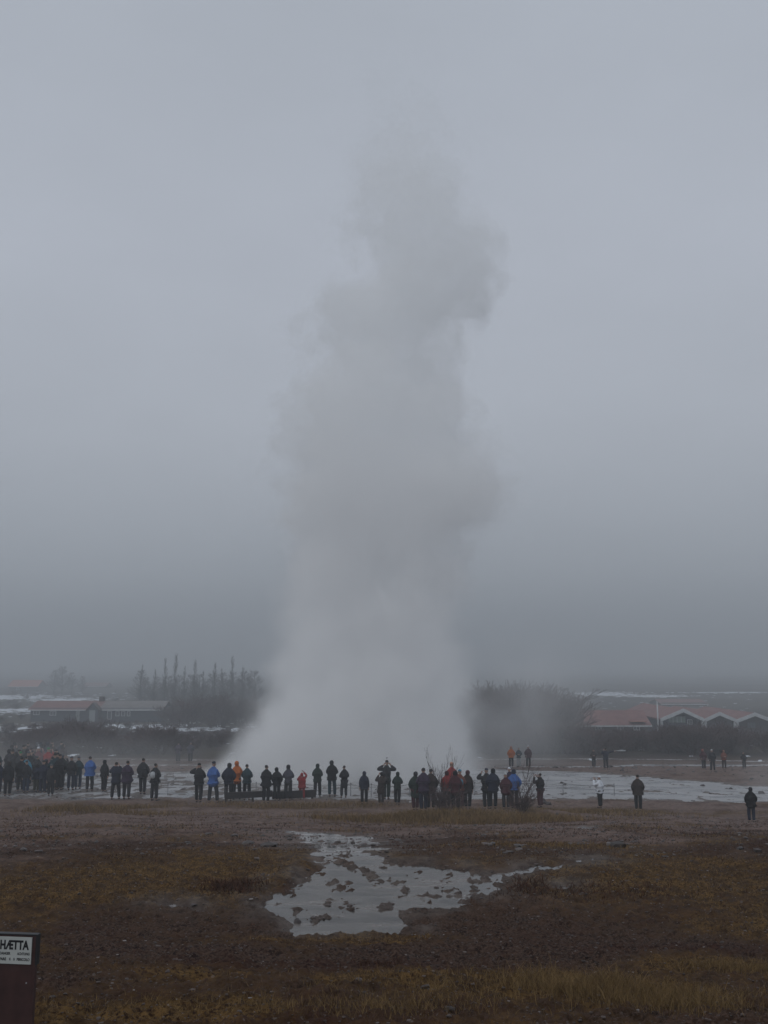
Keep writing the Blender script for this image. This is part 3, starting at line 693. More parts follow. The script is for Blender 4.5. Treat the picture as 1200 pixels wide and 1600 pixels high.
# right: long red-roofed building, its near end with white verge
t, sc, zc, Yd, zb = gable_long(889, 1014, 1150, 1131, 1111, 'long low building with a wide weathered red roof and white eaves', redroof, brownw, 9, 'long_hall',
    windows=((900, 910, 1134, 1141, 1), (930, 940, 1134, 1141, 1), (965, 975, 1134, 1141, 1), (990, 1000, 1134, 1141, 1)))
MB().box(sc(985), sc(1010), -.62, .9, zc(1127.5), zc(1127)).build('skylight', mat('rust_orange_sheet', (.30, .10, .05), .6), t)
fp = ground_at(1029, 1150); z = gz(*fp); hh = at(1029, 1098, fp[1]).z - z
t = thing('flagpole', (fp[0], fp[1], z), 'pale upright pole between the long red roof and the first gable', 'pole')
MB().tube([(0, 0, -.2), (0, 0, hh)], [.13, .09], 8).build('mast', whitew, t, smooth=True); MB().tube([(0, 0, hh), (0, 0, hh + .12), (0, 0, hh + .2)], [.14, .14, .03], 8).build('finial', whitew, t, smooth=True)
MB().tube([(0, 0, -.1), (0, 0, .3)], [.26, .2], 8).build('footing', greyroof, t)
# gabled halls
def gable_front(px0, pxr, px1, pyb, pyeave, pyridge, label, depth=22, posts=()):
    a, b, Yd = cube_at(px0, px1, pyb, 150); zb = gz((a + b) / 2, Yd) ; c0 = (a + b) / 2
    t = thing('gabled_hall', (c0, Yd, zb), label, 'hall', 'gabled halls on the right'); sc = lambda p: at(p, pyb, Yd).x - c0; zc = lambda p: at(600, p, Yd).z - zb
    x0, x1, xr = sc(px0), sc(px1), sc(pxr); ze, zr = zc(pyeave), zc(pyridge)
    MB().prism([(x0 + .25, -.8), (x1 - .25, -.8), (x1 - .25, ze - .15), (xr, zr - .2), (x0 + .25, ze - .15)], 0, depth).build('wall', navy if px0 < 1050 else brownw, t)
    MB().prism([(x0 - .05, ze - .1), (xr, zr), (x1 + .05 - .1, ze - .1), (x1 - .05, ze + .08), (xr, zr + .2), (x0 - .05, ze + .08)], -1.19, depth).build('roof', redroof, t)
    MB().prism([(x0 - .05, ze - .4), (xr, zr - .32), (x1 - .05, ze - .4), (x1 - .05, ze + .12), (xr, zr + .24), (x0 - .05, ze + .12)], -1.3, -1.195).build('verge_board', whitew, t)
    MB().box(x0 + .02, x0 + .32, -1.19, -.85, -.5, ze - .35).build('post', whitew, t); MB().box(x1 - .42, x1 - .12, -1.19, -.85, -.5, ze - .35).build('post', whitew, t)
    return t, sc, zc
t, sc, zc = gable_front(1030, 1066, 1098, 1150, 1123, 1109, 'first gabled hall with white verge boards and a pale green glazed front')
f = MB().box(sc(1046), sc(1072), -.06, -.003, zc(1129), zc(1119.5)).build('window', mat('pale_green_glass', (.20, .27, .24), .3, .1, 1), t)
for q in (1052.5, 1059, 1065.5): MB().box(sc(q) - .04, sc(q) + .04, -.09, -.063, zc(1129), zc(1119.5)).build('glazing_bar', whitew, f)
window(t, sc(1075), sc(1083), zc(1132), zc(1124), 0, whitew, glass)
t, sc, zc = gable_front(1098, 1122, 1148, 1150, 1124, 1114, 'second gabled hall, middle one of the white-edged gables'); window(t, sc(1116), sc(1128), zc(1138), zc(1128), 0, brownw, glass, 2)
t, sc, zc = gable_front(1148, 1177, 1206, 1150, 1125, 1115, 'third gabled hall, cut by the right edge of the picture'); window(t, sc(1168), sc(1182), zc(1138), zc(1128), 0, brownw, glass, 2)
gable_long(1035, 1105, 1104, 1099, 1093, 'faint far building with a long reddish roof above the gabled halls', redroof, brownw, 14, 'far_hall')

# ------------------------------------------------------------------ people
def skin_mesh(V, E, rad, name, sub=1):
    bm = bmesh.new(); lay = bm.verts.layers.skin.verify(); vs_ = []
    for i, (co, r_) in enumerate(zip(V, rad)):
        v = bm.verts.new(co); r2 = r_ if isinstance(r_, tuple) else (r_, r_); v[lay].radius = r2; v[lay].use_root = (i == 0); vs_.append(v)
    for a, b in E: bm.edges.new((vs_[a], vs_[b]))
    me = bpy.data.meshes.new(name); bm.to_mesh(me); bm.free()
    o = bpy.data.objects.new('tmp', me); COL.objects.link(o)
    s_ = o.modifiers.new('s', 'SKIN'); s_.use_smooth_shade = True
    if sub: o.modifiers.new('u', 'SUBSURF').levels = sub
    dg = bpy.context.evaluated_depsgraph_get(); me2 = bpy.data.meshes.new_from_object(o.evaluated_get(dg)); me2.name = name
    bpy.data.objects.remove(o); bpy.data.meshes.remove(me)
    return me2
SKIN = mat('skin', (.34, .22, .17), .6, .06, 20)
HAIR = mat('dark_hair', (.02, .015, .012), .6, .3, 40)
SHOE = mat('dark_boots', (.02, .018, .017), .6, .3, 20)
EYE = mat('eye_dark', (.02, .015, .012), .3, .1, 30)
PAL = dict(black=(.014, .014, .016), navy=(.020, .024, .042), blue=(.055, .125, .34), orange=(.42, .12, .03), teal=(.022, .045, .055), slate=(.065, .065, .085), red=(.27, .032, .032), dgreen=(.018, .03, .024),
    maroon=(.060, .020, .026), purple=(.040, .026, .048), white=(.62, .65, .70), rust=(.16, .055, .035), brown=(.036, .026, .023), cyan=(.06, .22, .32), green=(.04, .22, .10), peach=(.50, .28, .20), grey=(.11, .115, .13),
    jeans=(.035, .05, .085), khaki=(.06, .06, .045), charcoal=(.025, .025, .028), pale=(.40, .42, .44), limec=(.20, .26, .07), pink=(.16, .07, .075))
def cloth(c): return mat('cloth_' + {'limec': 'lime'}.get(c, c), PAL[c], .85, .18, 9, spec=.15)
def person(px, py, hpx, jk, tr, label, face=0, pose='pockets', head='hair', headc=None, coat=0, bag=None, wide=1.0, stance=.11, group='people watching the eruption', Y=None, lean=0, hm=None, Ypos=None):
    if Y is None: gx, gy = ground_at(px, py)
    else: gy = Y; gx = (px - 600) / F * (gy * _cp + (prof(gy) - CAMZ + 1) * _sp)
    z = gz(gx, gy); h = hm or hpx * (gy * _cp + (z - CAMZ) * _sp) / F
    h = min(max(h, 1.1), 1.98); k = h / 1.75
    rr = random.Random(int(px * 7 + py)); j = lambda a: rr.uniform(-a, a)
    t = thing('person', (gx, gy, z - .015), label, 'person', group, R(face) + j(.12)); t.scale = (k, k, k)
    sw = .165 * (.85 + .15 * wide); ln_ = lean
    sp = lambda zz: (ln_ * (zz - .95), 0)
    hx = j(.02); hy = j(.01)
    V = [(0, 0, .95), (sp(1.1)[0], .0, 1.10), (sp(1.28)[0], .0, 1.28), (sp(1.42)[0], 0, 1.42), (sp(1.5)[0], .01, 1.50), (sp(1.57)[0] + hx, .025, 1.565), (sp(1.64)[0] + hx, .02, 1.635), (sp(1.7)[0] + hx, .012, 1.70)]
    rad = [(.14, .11), (.125, .095), (.13, .095), (.095, .07), .05, (.062, .068), (.076, .088), (.055, .065)]
    E = [(i, i + 1) for i in range(7)]
    n0 = len(V); V.append((V[6][0], .128, 1.62)); rad.append(.014); E.append((6, n0))               # nose
    for s_ in (-1, 1): V.append((V[6][0] + s_ * .088, .015, 1.635)); rad.append((.012, .022)); E.append((6, len(V) - 1))
    legs = []
    for s_ in (-1, 1):
        b = len(V); st = stance * (1 + j(.2)); ky = j(.05)
        V += [(s_ * .095, 0, .88), (s_ * (.06 + st * .5), .015 + ky, .48), (s_ * st, ky * .6 - .01, .085), (s_ * (st + .02), ky * .6 + .11, .035)]
        rad += [.085, .058, .042, (.042, .03)]; E += [(0, b), (b, b + 1), (b + 1, b + 2), (b + 2, b + 3)]; legs.append(b)
    arms = []
    for s_ in (-1, 1):
        pz = pose if isinstance(pose, str) else pose[0 if s_ < 0 else 1]
        ox = sp(1.42)[0]; sh = (ox + s_ * sw, 0, 1.365)
        if pz == 'photo': el, wr, dirh = (ox + s_ * .30, .16, 1.24), (ox + s_ * .11, .30, 1.52), Vector((-.3 * s_, .5, .6))
        elif pz == 'high': el, wr, dirh = (ox + s_ * .30, .10, 1.55), (ox + s_ * .10, .16, 1.74), Vector((-.5 * s_, .3, .6))
        elif pz == 'out': el, wr, dirh = (ox + s_ * .46, .03, 1.43), (ox + s_ * .72, .03, 1.48), Vector((s_, 0, .1))
        elif pz == 'elbow': el, wr, dirh = (ox + s_ * .42, .04, 1.33), (ox + s_ * .17, .2, 1.50), Vector((-.4 * s_, .5, .5))
        elif pz == 'hang': el, wr, dirh = (ox + s_ * (sw + .05 + j(.03)) / 1, j(.03), 1.13), (ox + s_ * (sw + .06), .05 + j(.04), .87), Vector((0, .1, -1))
        elif pz == 'front': el, wr, dirh = (ox + s_ * (.25 + j(.02)), .02, 1.13), (ox + s_ * .08, .22, 1.14), Vector((-.8 * s_, .4, .1))
        else: el, wr, dirh = (ox + s_ * (.27 + j(.03)), -.04, 1.14), (ox + s_ * .20, .08, .95), Vector((-.1 * s_, .3, -.9))
        b = len(V); V += [sh, el, wr]; rad += [.045, .038, .028]; E += [(2, b), (b, b + 1), (b + 1, b + 2)]
        d = dirh.normalized(); lat = d.cross(Vector((s_ * .2, 1, .3))).normalized(); up_ = d.cross(lat)
        pm_ = Vector(wr) + d * .07; p = len(V); V.append(tuple(pm_)); rad.append((.034, .016)); E.append((b + 2, p))
        for q in range(4):
            o_ = lat * (-.027 + .018 * q); ln2 = (.060, .072, .067, .052)[q]
            f1 = len(V); V += [tuple(pm_ + o_ + d * .035), tuple(pm_ + o_ + d * (.035 + ln2 * .55) + up_ * .012), tuple(pm_ + o_ * 1.1 + d * (.035 + ln2 * .95) + up_ * .034)]
            rad += [.0095, .009, .007]; E += [(p, f1), (f1, f1 + 1), (f1 + 1, f1 + 2)]
        f1 = len(V); V += [tuple(Vector(wr) + d * .035 - lat * .038), tuple(Vector(wr) + d * .075 - lat * .056 + up_ * .015)]; rad += [.011, .009]; E += [(b + 2, f1), (f1, f1 + 1)]
        arms.append((sh, el, wr))
    bd = skin_mesh(V, E, rad, 'body', 1); body = link('body', bd, SKIN, t)
    # eyes and mouth on the face
    fm = MB(); hxp = V[6][0]
    for ex in (-.03, .03): fm.box(hxp + ex - .011, hxp + ex + .011, .098, .106, 1.645, 1.656)
    fm.box(hxp - .022, hxp + .022, .09, .097, 1.578, 1.586); fm.build('face_features', EYE, t)
    # jacket
    hem = {0: .78, 1: .66, 2: .5, 3: .42}[coat]; W_ = wide
    JV = [(0, -.005, 1.02), (V[1][0], -.005, 1.16), (V[2][0], -.005, 1.30), (V[3][0], -.005, 1.42), (V[4][0], .0, 1.50)]
    JV += [(V[4][0], .0, 1.545)]
    JR = [(.20 * W_, .17 * W_), (.205 * W_, .17 * W_), (.205 * W_, .165 * W_), (.165 * W_, .13), (.10, .10), (.088, .088)]
    JE = [(0, 1), (1, 2), (2, 3), (3, 4), (4, 5)]
    b = len(JV); JV += [(0, 0, (hem + 1.02) / 2 + .02), (0, 0, hem)]; fl = .02 + .02 * coat; JR += [((.20 + fl * .5) * W_, .17 * W_), ((.19 + fl) * W_, .17 * W_ + fl * .4)]; JE += [(0, b), (b, b + 1)]
    for (sh, el, wr) in arms:
        b = len(JV); m1 = tuple((Vector(sh) + Vector(el)) / 2); m2 = tuple((Vector(el) + Vector(wr)) / 2)
        JV += [(sh[0], sh[1], sh[2] - .01), m1, el, m2, wr]; JR += [.098 * W_ ** .5, .09, .082, .072, .056]; JE += [(2, b), (b, b + 1), (b + 1, b + 2), (b + 2, b + 3), (b + 3, b + 4)]
    link('coat' if coat else 'jacket', skin_mesh(JV, JE, JR, 'jacket', 1), cloth(jk), t)
    TV = [(0, 0, .93)]; TRd = [(.155, .13)]; TE = []
    for b0 in legs:
        b = len(TV); TV += [V[b0], V[b0 + 1], (V[b0 + 2][0], V[b0 + 2][1], .10)]; TRd += [.115, .094, .08]; TE += [(0, b), (b, b + 1), (b + 1, b + 2)]
    link('trousers', skin_mesh(TV, TE, TRd, 'trousers', 1), cloth(tr), t)
    for b0 in legs:
        a = Vector(V[b0 + 2]); SV = [(a.x, a.y - .03, .055), (a.x, a.y + .06, .05), (V[b0 + 3][0], a.y + .17, .04)]
        link('shoe', skin_mesh(SV, [(0, 1), (1, 2)], [(.05, .055), (.05, .05), (.045, .038)], 'shoe', 1), SHOE, t)
    hc = cloth(headc) if headc else HAIR; X6 = V[6][0]
    if head == 'hood':
        link('hood', skin_mesh([(X6, -.03, 1.50), (X6, -.022, 1.58), (X6, -.015, 1.66), (X6, .0, 1.735)], [(0, 1), (1, 2), (2, 3)], [(.095, .09), (.115, .115), (.115, .12), (.065, .07)], 'hood', 1), cloth(headc or jk), t)
    elif head == 'bobble':
        hat = link('knitted_hat', skin_mesh([(X6, -.008, 1.655), (X6, -.008, 1.71), (X6, -.01, 1.775)], [(0, 1), (1, 2)], [(.098, .108), (.09, .1), (.05, .055)], 'knitted_hat', 1), hc, t)
        link('bobble', skin_mesh([(X6, -.01, 1.83), (X6, -.01, 1.88)], [(0, 1)], [.045, .045], 'bobble', 1), hc, hat)
    elif head == 'hat':
        link('knitted_hat', skin_mesh([(X6, -.008, 1.655), (X6, -.008, 1.71), (X6, -.01, 1.77)], [(0, 1), (1, 2)], [(.1, .11), (.094, .104), (.055, .06)], 'knitted_hat', 1), hc, t)
    elif head == 'long':
        link('hair', skin_mesh([(X6, -.045, 1.44), (X6, -.045, 1.55), (X6, -.02, 1.66), (X6, -.005, 1.73)], [(0, 1), (1, 2), (2, 3)], [(.075, .04), (.09, .06), (.095, .09), (.06, .07)], 'hair', 1), hc, t)
    else:
        link('hair', skin_mesh([(X6, -.04, 1.60), (X6, -.018, 1.675), (X6, -.005, 1.735)], [(0, 1), (1, 2)], [(.075, .055), (.088, .088), (.055, .07)], 'hair', 1), hc, t)
    if bag:
        m = MB(); bx_ = skin_mesh([(V[2][0], -.20, 1.02), (V[2][0], -.22, 1.2), (V[2][0], -.19, 1.38)], [(0, 1), (1, 2)], [(.15, .10), (.16, .11), (.12, .08)], 'backpack', 1); link('backpack', bx_, cloth(bag), t)
    if pose in ('photo', 'high') or (isinstance(pose, tuple) and 'photo' in pose):
        pass
    return t
def camera_for(t, z=1.58, y=.33):
    """a camera held in the raised hands: a thing of its own"""
    k = t.scale[0]; M = Matrix.Translation(t.location) @ Matrix.Rotation(t.rotation_euler[2], 4, 'Z')
    o = MB().box(-.065, .065, -.025, .025, -.04, .045).box(-.02, .02, -.022, .022, .046, .062).tube([(0, .026, 0), (0, .09, 0)], .03, 10).build('hand_camera', mat('camera_black', (.015, .015, .016), .4, .2, 20), None, M @ Vector((0, y * k, z * k)))
    o.rotation_euler = t.rotation_euler
    return o
P = person
p1 = P(310, 1255, 60, 'black', 'black', 'broad person in black with elbow raised to hold a camera, left of the blue jacket', 8, ('elbow', 'front'), 'hat', 'charcoal', 0, None, 1.12, .09)
P(332, 1256, 65, 'blue', 'charcoal', 'tall person in a bright blue jacket standing with legs apart', -8, 'front', 'hat', 'navy', 1, None, 1.05, .17)
P(356.5, 1254, 60, 'navy', 'black', 'person in dark navy jacket directly left of the orange hooded coat', 5, 'pockets', 'hood', 'black', 0, None, 1.05, .1)
P(370, 1251, 60, 'orange', 'black', 'person in a bright orange hooded coat', 0, 'front', 'hood', 'orange', 1, None, .95, .13, Y=50.0)
P(386, 1251, 56, 'teal', 'black', 'person in a dark teal jacket right of the orange hooded coat', -5, 'front', 'hair', None, 0, None, 1.0, .1, Y=49.9)
P(415.5, 1256, 59, 'black', 'black', 'person in a long black coat with dark hair, leftmost of the trio behind the planks', -15, 'front', 'hair', None, 1, None, 1.15, .1)
P(432, 1254, 52, 'black', 'charcoal', 'shorter person in black, middle of the trio behind the planks', 5, 'pockets', 'hood', None, 0, None, 1.12, .09)
P(450, 1253, 56, 'slate', 'charcoal', 'slim person in slate grey hooded jacket, right of the trio behind the planks', 0, 'front', 'hood', 'charcoal', 0, None, .88, .1)
P(472, 1249, 34, 'red', 'red', 'child in bright red snowsuit with arms raised to the face', 10, ('photo', 'high'), 'hood', 'red', 1, None, 1.25, .12, hm=1.32, Y=49.4)
P(496, 1250, 51, 'dgreen', 'charcoal', 'person in loose dark green jacket, left of the pair behind the plank end', 3, 'front', 'hood', None, 0, None, 1.05, .12, Y=50.5, hm=1.72)
P(518.5, 1251, 54, 'black', 'teal', 'tall broad person in black jacket and dark green trousers', -5, 'front', 'hood', 'black', 0, None, 1.15, .13, Y=50.5, hm=1.84)
P(538, 1252, 48, 'black', 'charcoal', 'person in a flared dark knee-length coat, slightly turned', 25, 'front', 'hair', None, 2, None, .95, .13, Y=50.3, hm=1.62)
P(569, 1258, 51, 'navy', 'black', 'person in dark navy hooded jacket standing alone left of the bobble hat', -5, 'hang', 'hood', 'navy', 0, None, 1.08, .1)
P(595.5, 1258, 51, 'brown', 'brown', 'stooping dark-clad person in hood in front of the one with the bobble hat', 15, 'photo', 'hood', 'black', 2, None, 1.08, .09, lean=.08)
P(604, 1257, 60, 'charcoal', 'dgreen', 'tall person with dark bobble hat and pale collar', 0, 'elbow', 'bobble', 'charcoal', 1, None, .95, .09, Y=48.6)
P(621, 1259, 51, 'dgreen', 'black', 'slim person in dark green jacket right of the bobble hat', 0, 'front', 'hood', None, 0, None, .98, .07)
P(649, 1268, 60, 'dgreen', 'maroon', 'person in long dark green coat, leftmost of the dark trio left of the sapling', 0, 'pockets', 'hood', 'charcoal', 2, None, 1.05, .08)
P(662, 1270, 68, 'purple', 'navy', 'tall person in dark purple jacket, middle of the dark trio left of the sapling', 0, 'front', 'hair', None, 1, None, 1.05, .09)
P(673.5, 1268, 64, 'brown', 'black', 'tall person in dark brown coat, rightmost of the dark trio left of the sapling', -10, 'pockets', 'hair', None, 1, None, 1.1, .1)
P(698.5, 1267, 59, 'red', 'charcoal', 'person in a muted red jacket behind the sapling twigs', 10, 'pockets', 'hood', 'maroon', 0, None, 1.0, .1)
P(706, 1262, 60, 'red', 'black', 'person with a pale peach hat behind the red jacket', 0, 'front', 'hat', 'peach', 0, None, .95, .1, Y=47.4)
P(712, 1270, 65, 'maroon', 'black', 'person with dark hood standing between the red jacket and the blue backpack', -5, 'pockets', 'hood', 'black', 1, None, 1.0, .1)
P(719, 1266, 60, 'rust', 'maroon', 'person in rust brown jacket with a bright blue cap', 0, 'front', 'hat', 'cyan', 0, 'cyan', .95, .1)
P(731, 1265, 60, 'brown', 'black', 'person in dark coat with maroon hood at the right end of the red jacket cluster', -15, 'hang', 'hood', 'maroon', 1, None, 1.0, .08)
P(761, 1266, 63, 'charcoal', 'charcoal', 'tall dark person raising an arm, left of the close pair right of the gap', 10, ('elbow', 'front'), 'hat', 'slate', 1, None, 1.05, .1)
P(771, 1267, 63, 'navy', 'black', 'tall person in dark navy jacket and hood, right of the close pair', -5, 'pockets', 'hood', 'black', 1, None, 1.15, .1)
P(791, 1268, 56, 'maroon', 'charcoal', 'person in long maroon coat and a pale hat', 5, 'pockets', 'hat', 'pale', 1, None, 1.12, .1)
P(796.5, 1262, 51, 'purple', 'black', 'person with a whitish cap behind the maroon coat', 0, 'front', 'hat', 'white', 0, None, .95, .1, Y=47.6)
P(804, 1266, 61, 'blue', 'charcoal', 'person in blue hooded jacket right of the maroon coat', -5, 'pockets', 'hood', 'navy', 0, None, 1.0, .1)
P(845, 1264, 53, 'black', 'maroon', 'slim person all in black standing alone at the dark bush', 40, 'photo', 'hair', None, 0, None, .9, .07)
P(938, 1266, 49, 'white', 'black', 'person in white jacket and white hat, black trousers, standing alone on the flats', 45, 'photo', 'hat', 'white', 0, None, 1.0, .07)
P(998, 1269, 57, 'brown', 'black', 'person in dark brown jacket walking alone right of the white jacket', -5, 'pockets', 'hair', None, 0, None, 1.2, .08)
P(1175, 1287, 55, 'black', 'navy', 'dark-clad person standing in thin steam near the right edge', 5, 'pockets', 'hood', 'charcoal', 1, None, 1.12, .09)
# left group
G2 = 'people at the left of the geyser'
P(241, 1253, 58, 'charcoal', 'charcoal', 'person in charcoal jacket with a pale bag on the back, nearest the steam', -25, 'front', 'hair', None, 0, 'pale', 1.05, .14, group=G2)
P(222, 1242, 56, 'charcoal', 'charcoal', 'dark-clad person standing upright just behind the one with the pale bag', 0, 'pockets', 'hair', None, 0, None, 1.1, .09, group=G2)
P(197, 1251, 60, 'purple', 'charcoal', 'person in dark purple jacket with a wide stance', -10, 'front', 'hair', None, 1, None, 1.2, .15, group=G2)
P(180, 1250, 58, 'navy', 'charcoal', 'person in dark navy jacket left of the dark purple jacket', 12, 'photo', 'hair', None, 1, None, 1.1, .15, group=G2)
P(162, 1237, 50, 'black', 'black', 'black-clad person carrying a low bag right of the blue anorak', -35, 'hang', 'hood', None, 0, None, 1.0, .09, group=G2)
P(139, 1237, 55, 'blue', 'charcoal', 'person in a blue anorak and dark trousers in the left crowd', 0, 'front', 'hair', None, 0, None, 1.2, .11, group=G2)
P(121, 1233, 50, 'teal', 'jeans', 'person in dark teal jacket and jeans left of the blue anorak', 15, 'front', 'hat', 'grey', 0, None, 1.0, .1, group=G2)
P(110, 1235, 52, 'charcoal', 'navy', 'dark person with a grey hat, second left of the blue anorak', 0, 'pockets', 'hat', 'grey', 0, None, 1.0, .1, group=G2)
P(94, 1233, 55, 'dgreen', 'charcoal', 'broad person in dark green jacket third left of the blue anorak', -10, 'pockets', 'hood', 'grey', 1, None, 1.2, .1, group=G2)
P(80, 1232, 50, 'maroon', 'maroon', 'person in maroon coat in front of the red jacket in the crowd', 5, 'front', 'hair', None, 1, None, 1.05, .1, group=G2)
P(73, 1222, 52, 'red', 'charcoal', 'person in red jacket and green hat in the packed crowd', 0, 'photo', 'hat', 'green', 0, None, 1.05, .1, group=G2)
P(58, 1220, 52, 'pink', 'charcoal', 'person with a dusty pink jacket and white hat in the packed crowd', 0, 'photo', 'bobble', 'white', 0, None, .9, .1, group=G2)
P(39, 1232, 50, 'cyan', 'charcoal', 'person in light blue jacket in the packed crowd', 0, 'pockets', 'hair', None, 0, None, 1.05, .1, group=G2)
P(29, 1226, 50, 'charcoal', 'charcoal', 'person with a bright green hat in the packed crowd', 0, 'front', 'hat', 'green', 0, None, 1.05, .1, group=G2)
P(56, 1238, 44, 'navy', 'khaki', 'crouching-height person in dark blue with khaki trousers at the front of the crowd', -10, 'front', 'hood', 'charcoal', 0, None, 1.05, .1, group=G2)
rr = random.Random(21)
for i in range(44):
    px = rr.uniform(-30, 100); py = rr.uniform(1203, 1244); cc = rr.choice(['black', 'charcoal', 'brown', 'dgreen', 'navy', 'charcoal', 'teal'])
    P(px, py, rr.uniform(47, 56), cc, rr.choice(['black', 'charcoal', 'navy', 'khaki', 'jeans']), 'dark-clad person packed into the crowd at the far left', rr.uniform(-30, 30), rr.choice(['pockets', 'front', 'photo', 'hang']), rr.choice(['hair', 'hood', 'hat', 'hat', 'long']),
      rr.choice([None, None, 'grey', 'charcoal']), rr.choice([0, 0, 1]), None, rr.uniform(.95, 1.15), .1, group='dark-clad people packed at the far left')
# behind the geyser
G3 = 'people on the far side of the runoff'
P(278, 1193, 32, 'purple', 'charcoal', 'dim figure in dull purple beyond the left runoff', 0, 'pockets', 'hair', None, 0, None, 1.05, .1, group=G3)
P(297, 1192, 32, 'slate', 'charcoal', 'dim figure with a pale hat beyond the left runoff', 0, 'pockets', 'hat', 'grey', 0, None, 1.1, .1, group=G3)
P(799, 1201, 33, 'orange', 'charcoal', 'distant person in orange-red jacket right of the steam', 170, 'pockets', 'hood', 'orange', 0, None, 1.1, .1, group=G3)
P(811, 1200, 31, 'teal', 'pale', 'distant person with dark top and pale trousers right of the orange-red jacket', 170, 'front', 'hair', None, 0, None, 1.0, .1, group=G3)
P(826, 1201, 34, 'maroon', 'charcoal', 'distant person in dark maroon with a white hat', 190, 'pockets', 'hat', 'white', 0, None, 1.1, .1, group=G3)
P(928, 1200, 28, 'brown', 'charcoal', 'small dim figure left of the one with outstretched arm', 180, 'front', 'hair', None, 0, None, 1.0, .08, group=G3)
pu = P(947, 1203, 33, 'navy', 'charcoal', 'distant person in dark blue stretching one arm out sideways', 0, ('photo', 'out'), 'hair', None, 0, None, 1.05, .1, group=G3)
P(1100, 1203, 32, 'maroon', 'charcoal', 'distant person in dull red jacket on the right flats', 180, 'pockets', 'hood', 'red', 0, None, 1.0, .1, group=G3)
P(1114, 1207, 34, 'charcoal', 'charcoal', 'distant dark person with pale hat and a wide stance on the right flats', 180, 'pockets', 'hat', 'pale', 0, None, 1.1, .14, group=G3)
P(1132, 1203, 30, 'rust', 'brown', 'distant person in brownish jacket right of the wide stance', 180, 'front', 'hood', 'rust', 0, None, 1.05, .1, group=G3)
P(1163, 1203, 26, 'charcoal', 'black', 'distant dark figure nearest the right edge on the flats', 180, 'pockets', 'hair', None, 0, None, 1.0, .1, group=G3)
tag(camera_for(p1, 1.52, .27), 'small black camera held up by the broad person in black', 'camera')
# pale folded umbrella in the outstretched hand
M = pu.matrix_basis; k = pu.scale[0]
hnd = Vector(pu.location) + Vector((.78 * k, .03, 1.50 * k))
tag(MB().tube([hnd - Vector((.06, 0, 0)), hnd + Vector((.2, 0, .01)), hnd + Vector((.55, 0, .02)), hnd + Vector((.8, 0, .02))], [.02, .03, .07, .03], 7).build('folded_umbrella', cloth('pale'), smooth=True), 'pale folded umbrella held out sideways by the distant person in dark blue', 'umbrella')

# ------------------------------------------------------------------ steam column (a real volume)
YG = 64.0
PR = [(1232, 300, 790), (1215, 285, 784), (1198, 312, 774), (1150, 370, 757), (1100, 396, 748), (1000, 408, 730), (900, 424, 726), (850, 442, 742), (800, 437, 786), (760, 433, 784), (700, 434, 745), (650, 444, 736), (620, 468, 706), (580, 512, 718), (530, 504, 694),
      (480, 494, 745), (440, 548, 778), (400, 558, 778), (350, 540, 756), (300, 545, 734), (250, 575, 705), (200, 592, 668), (160, 596, 662), (110, 600, 668), (70, 612, 662)]
rows = []
for py, l, r_ in PR:
    a = at(l, py, YG); b = at(r_, py, YG); rows.append((a.z, (a.x + b.x) / 2, (b.x - a.x) / 2))
Z0, Z1 = -1.0, rows[-1][0] + 2.0
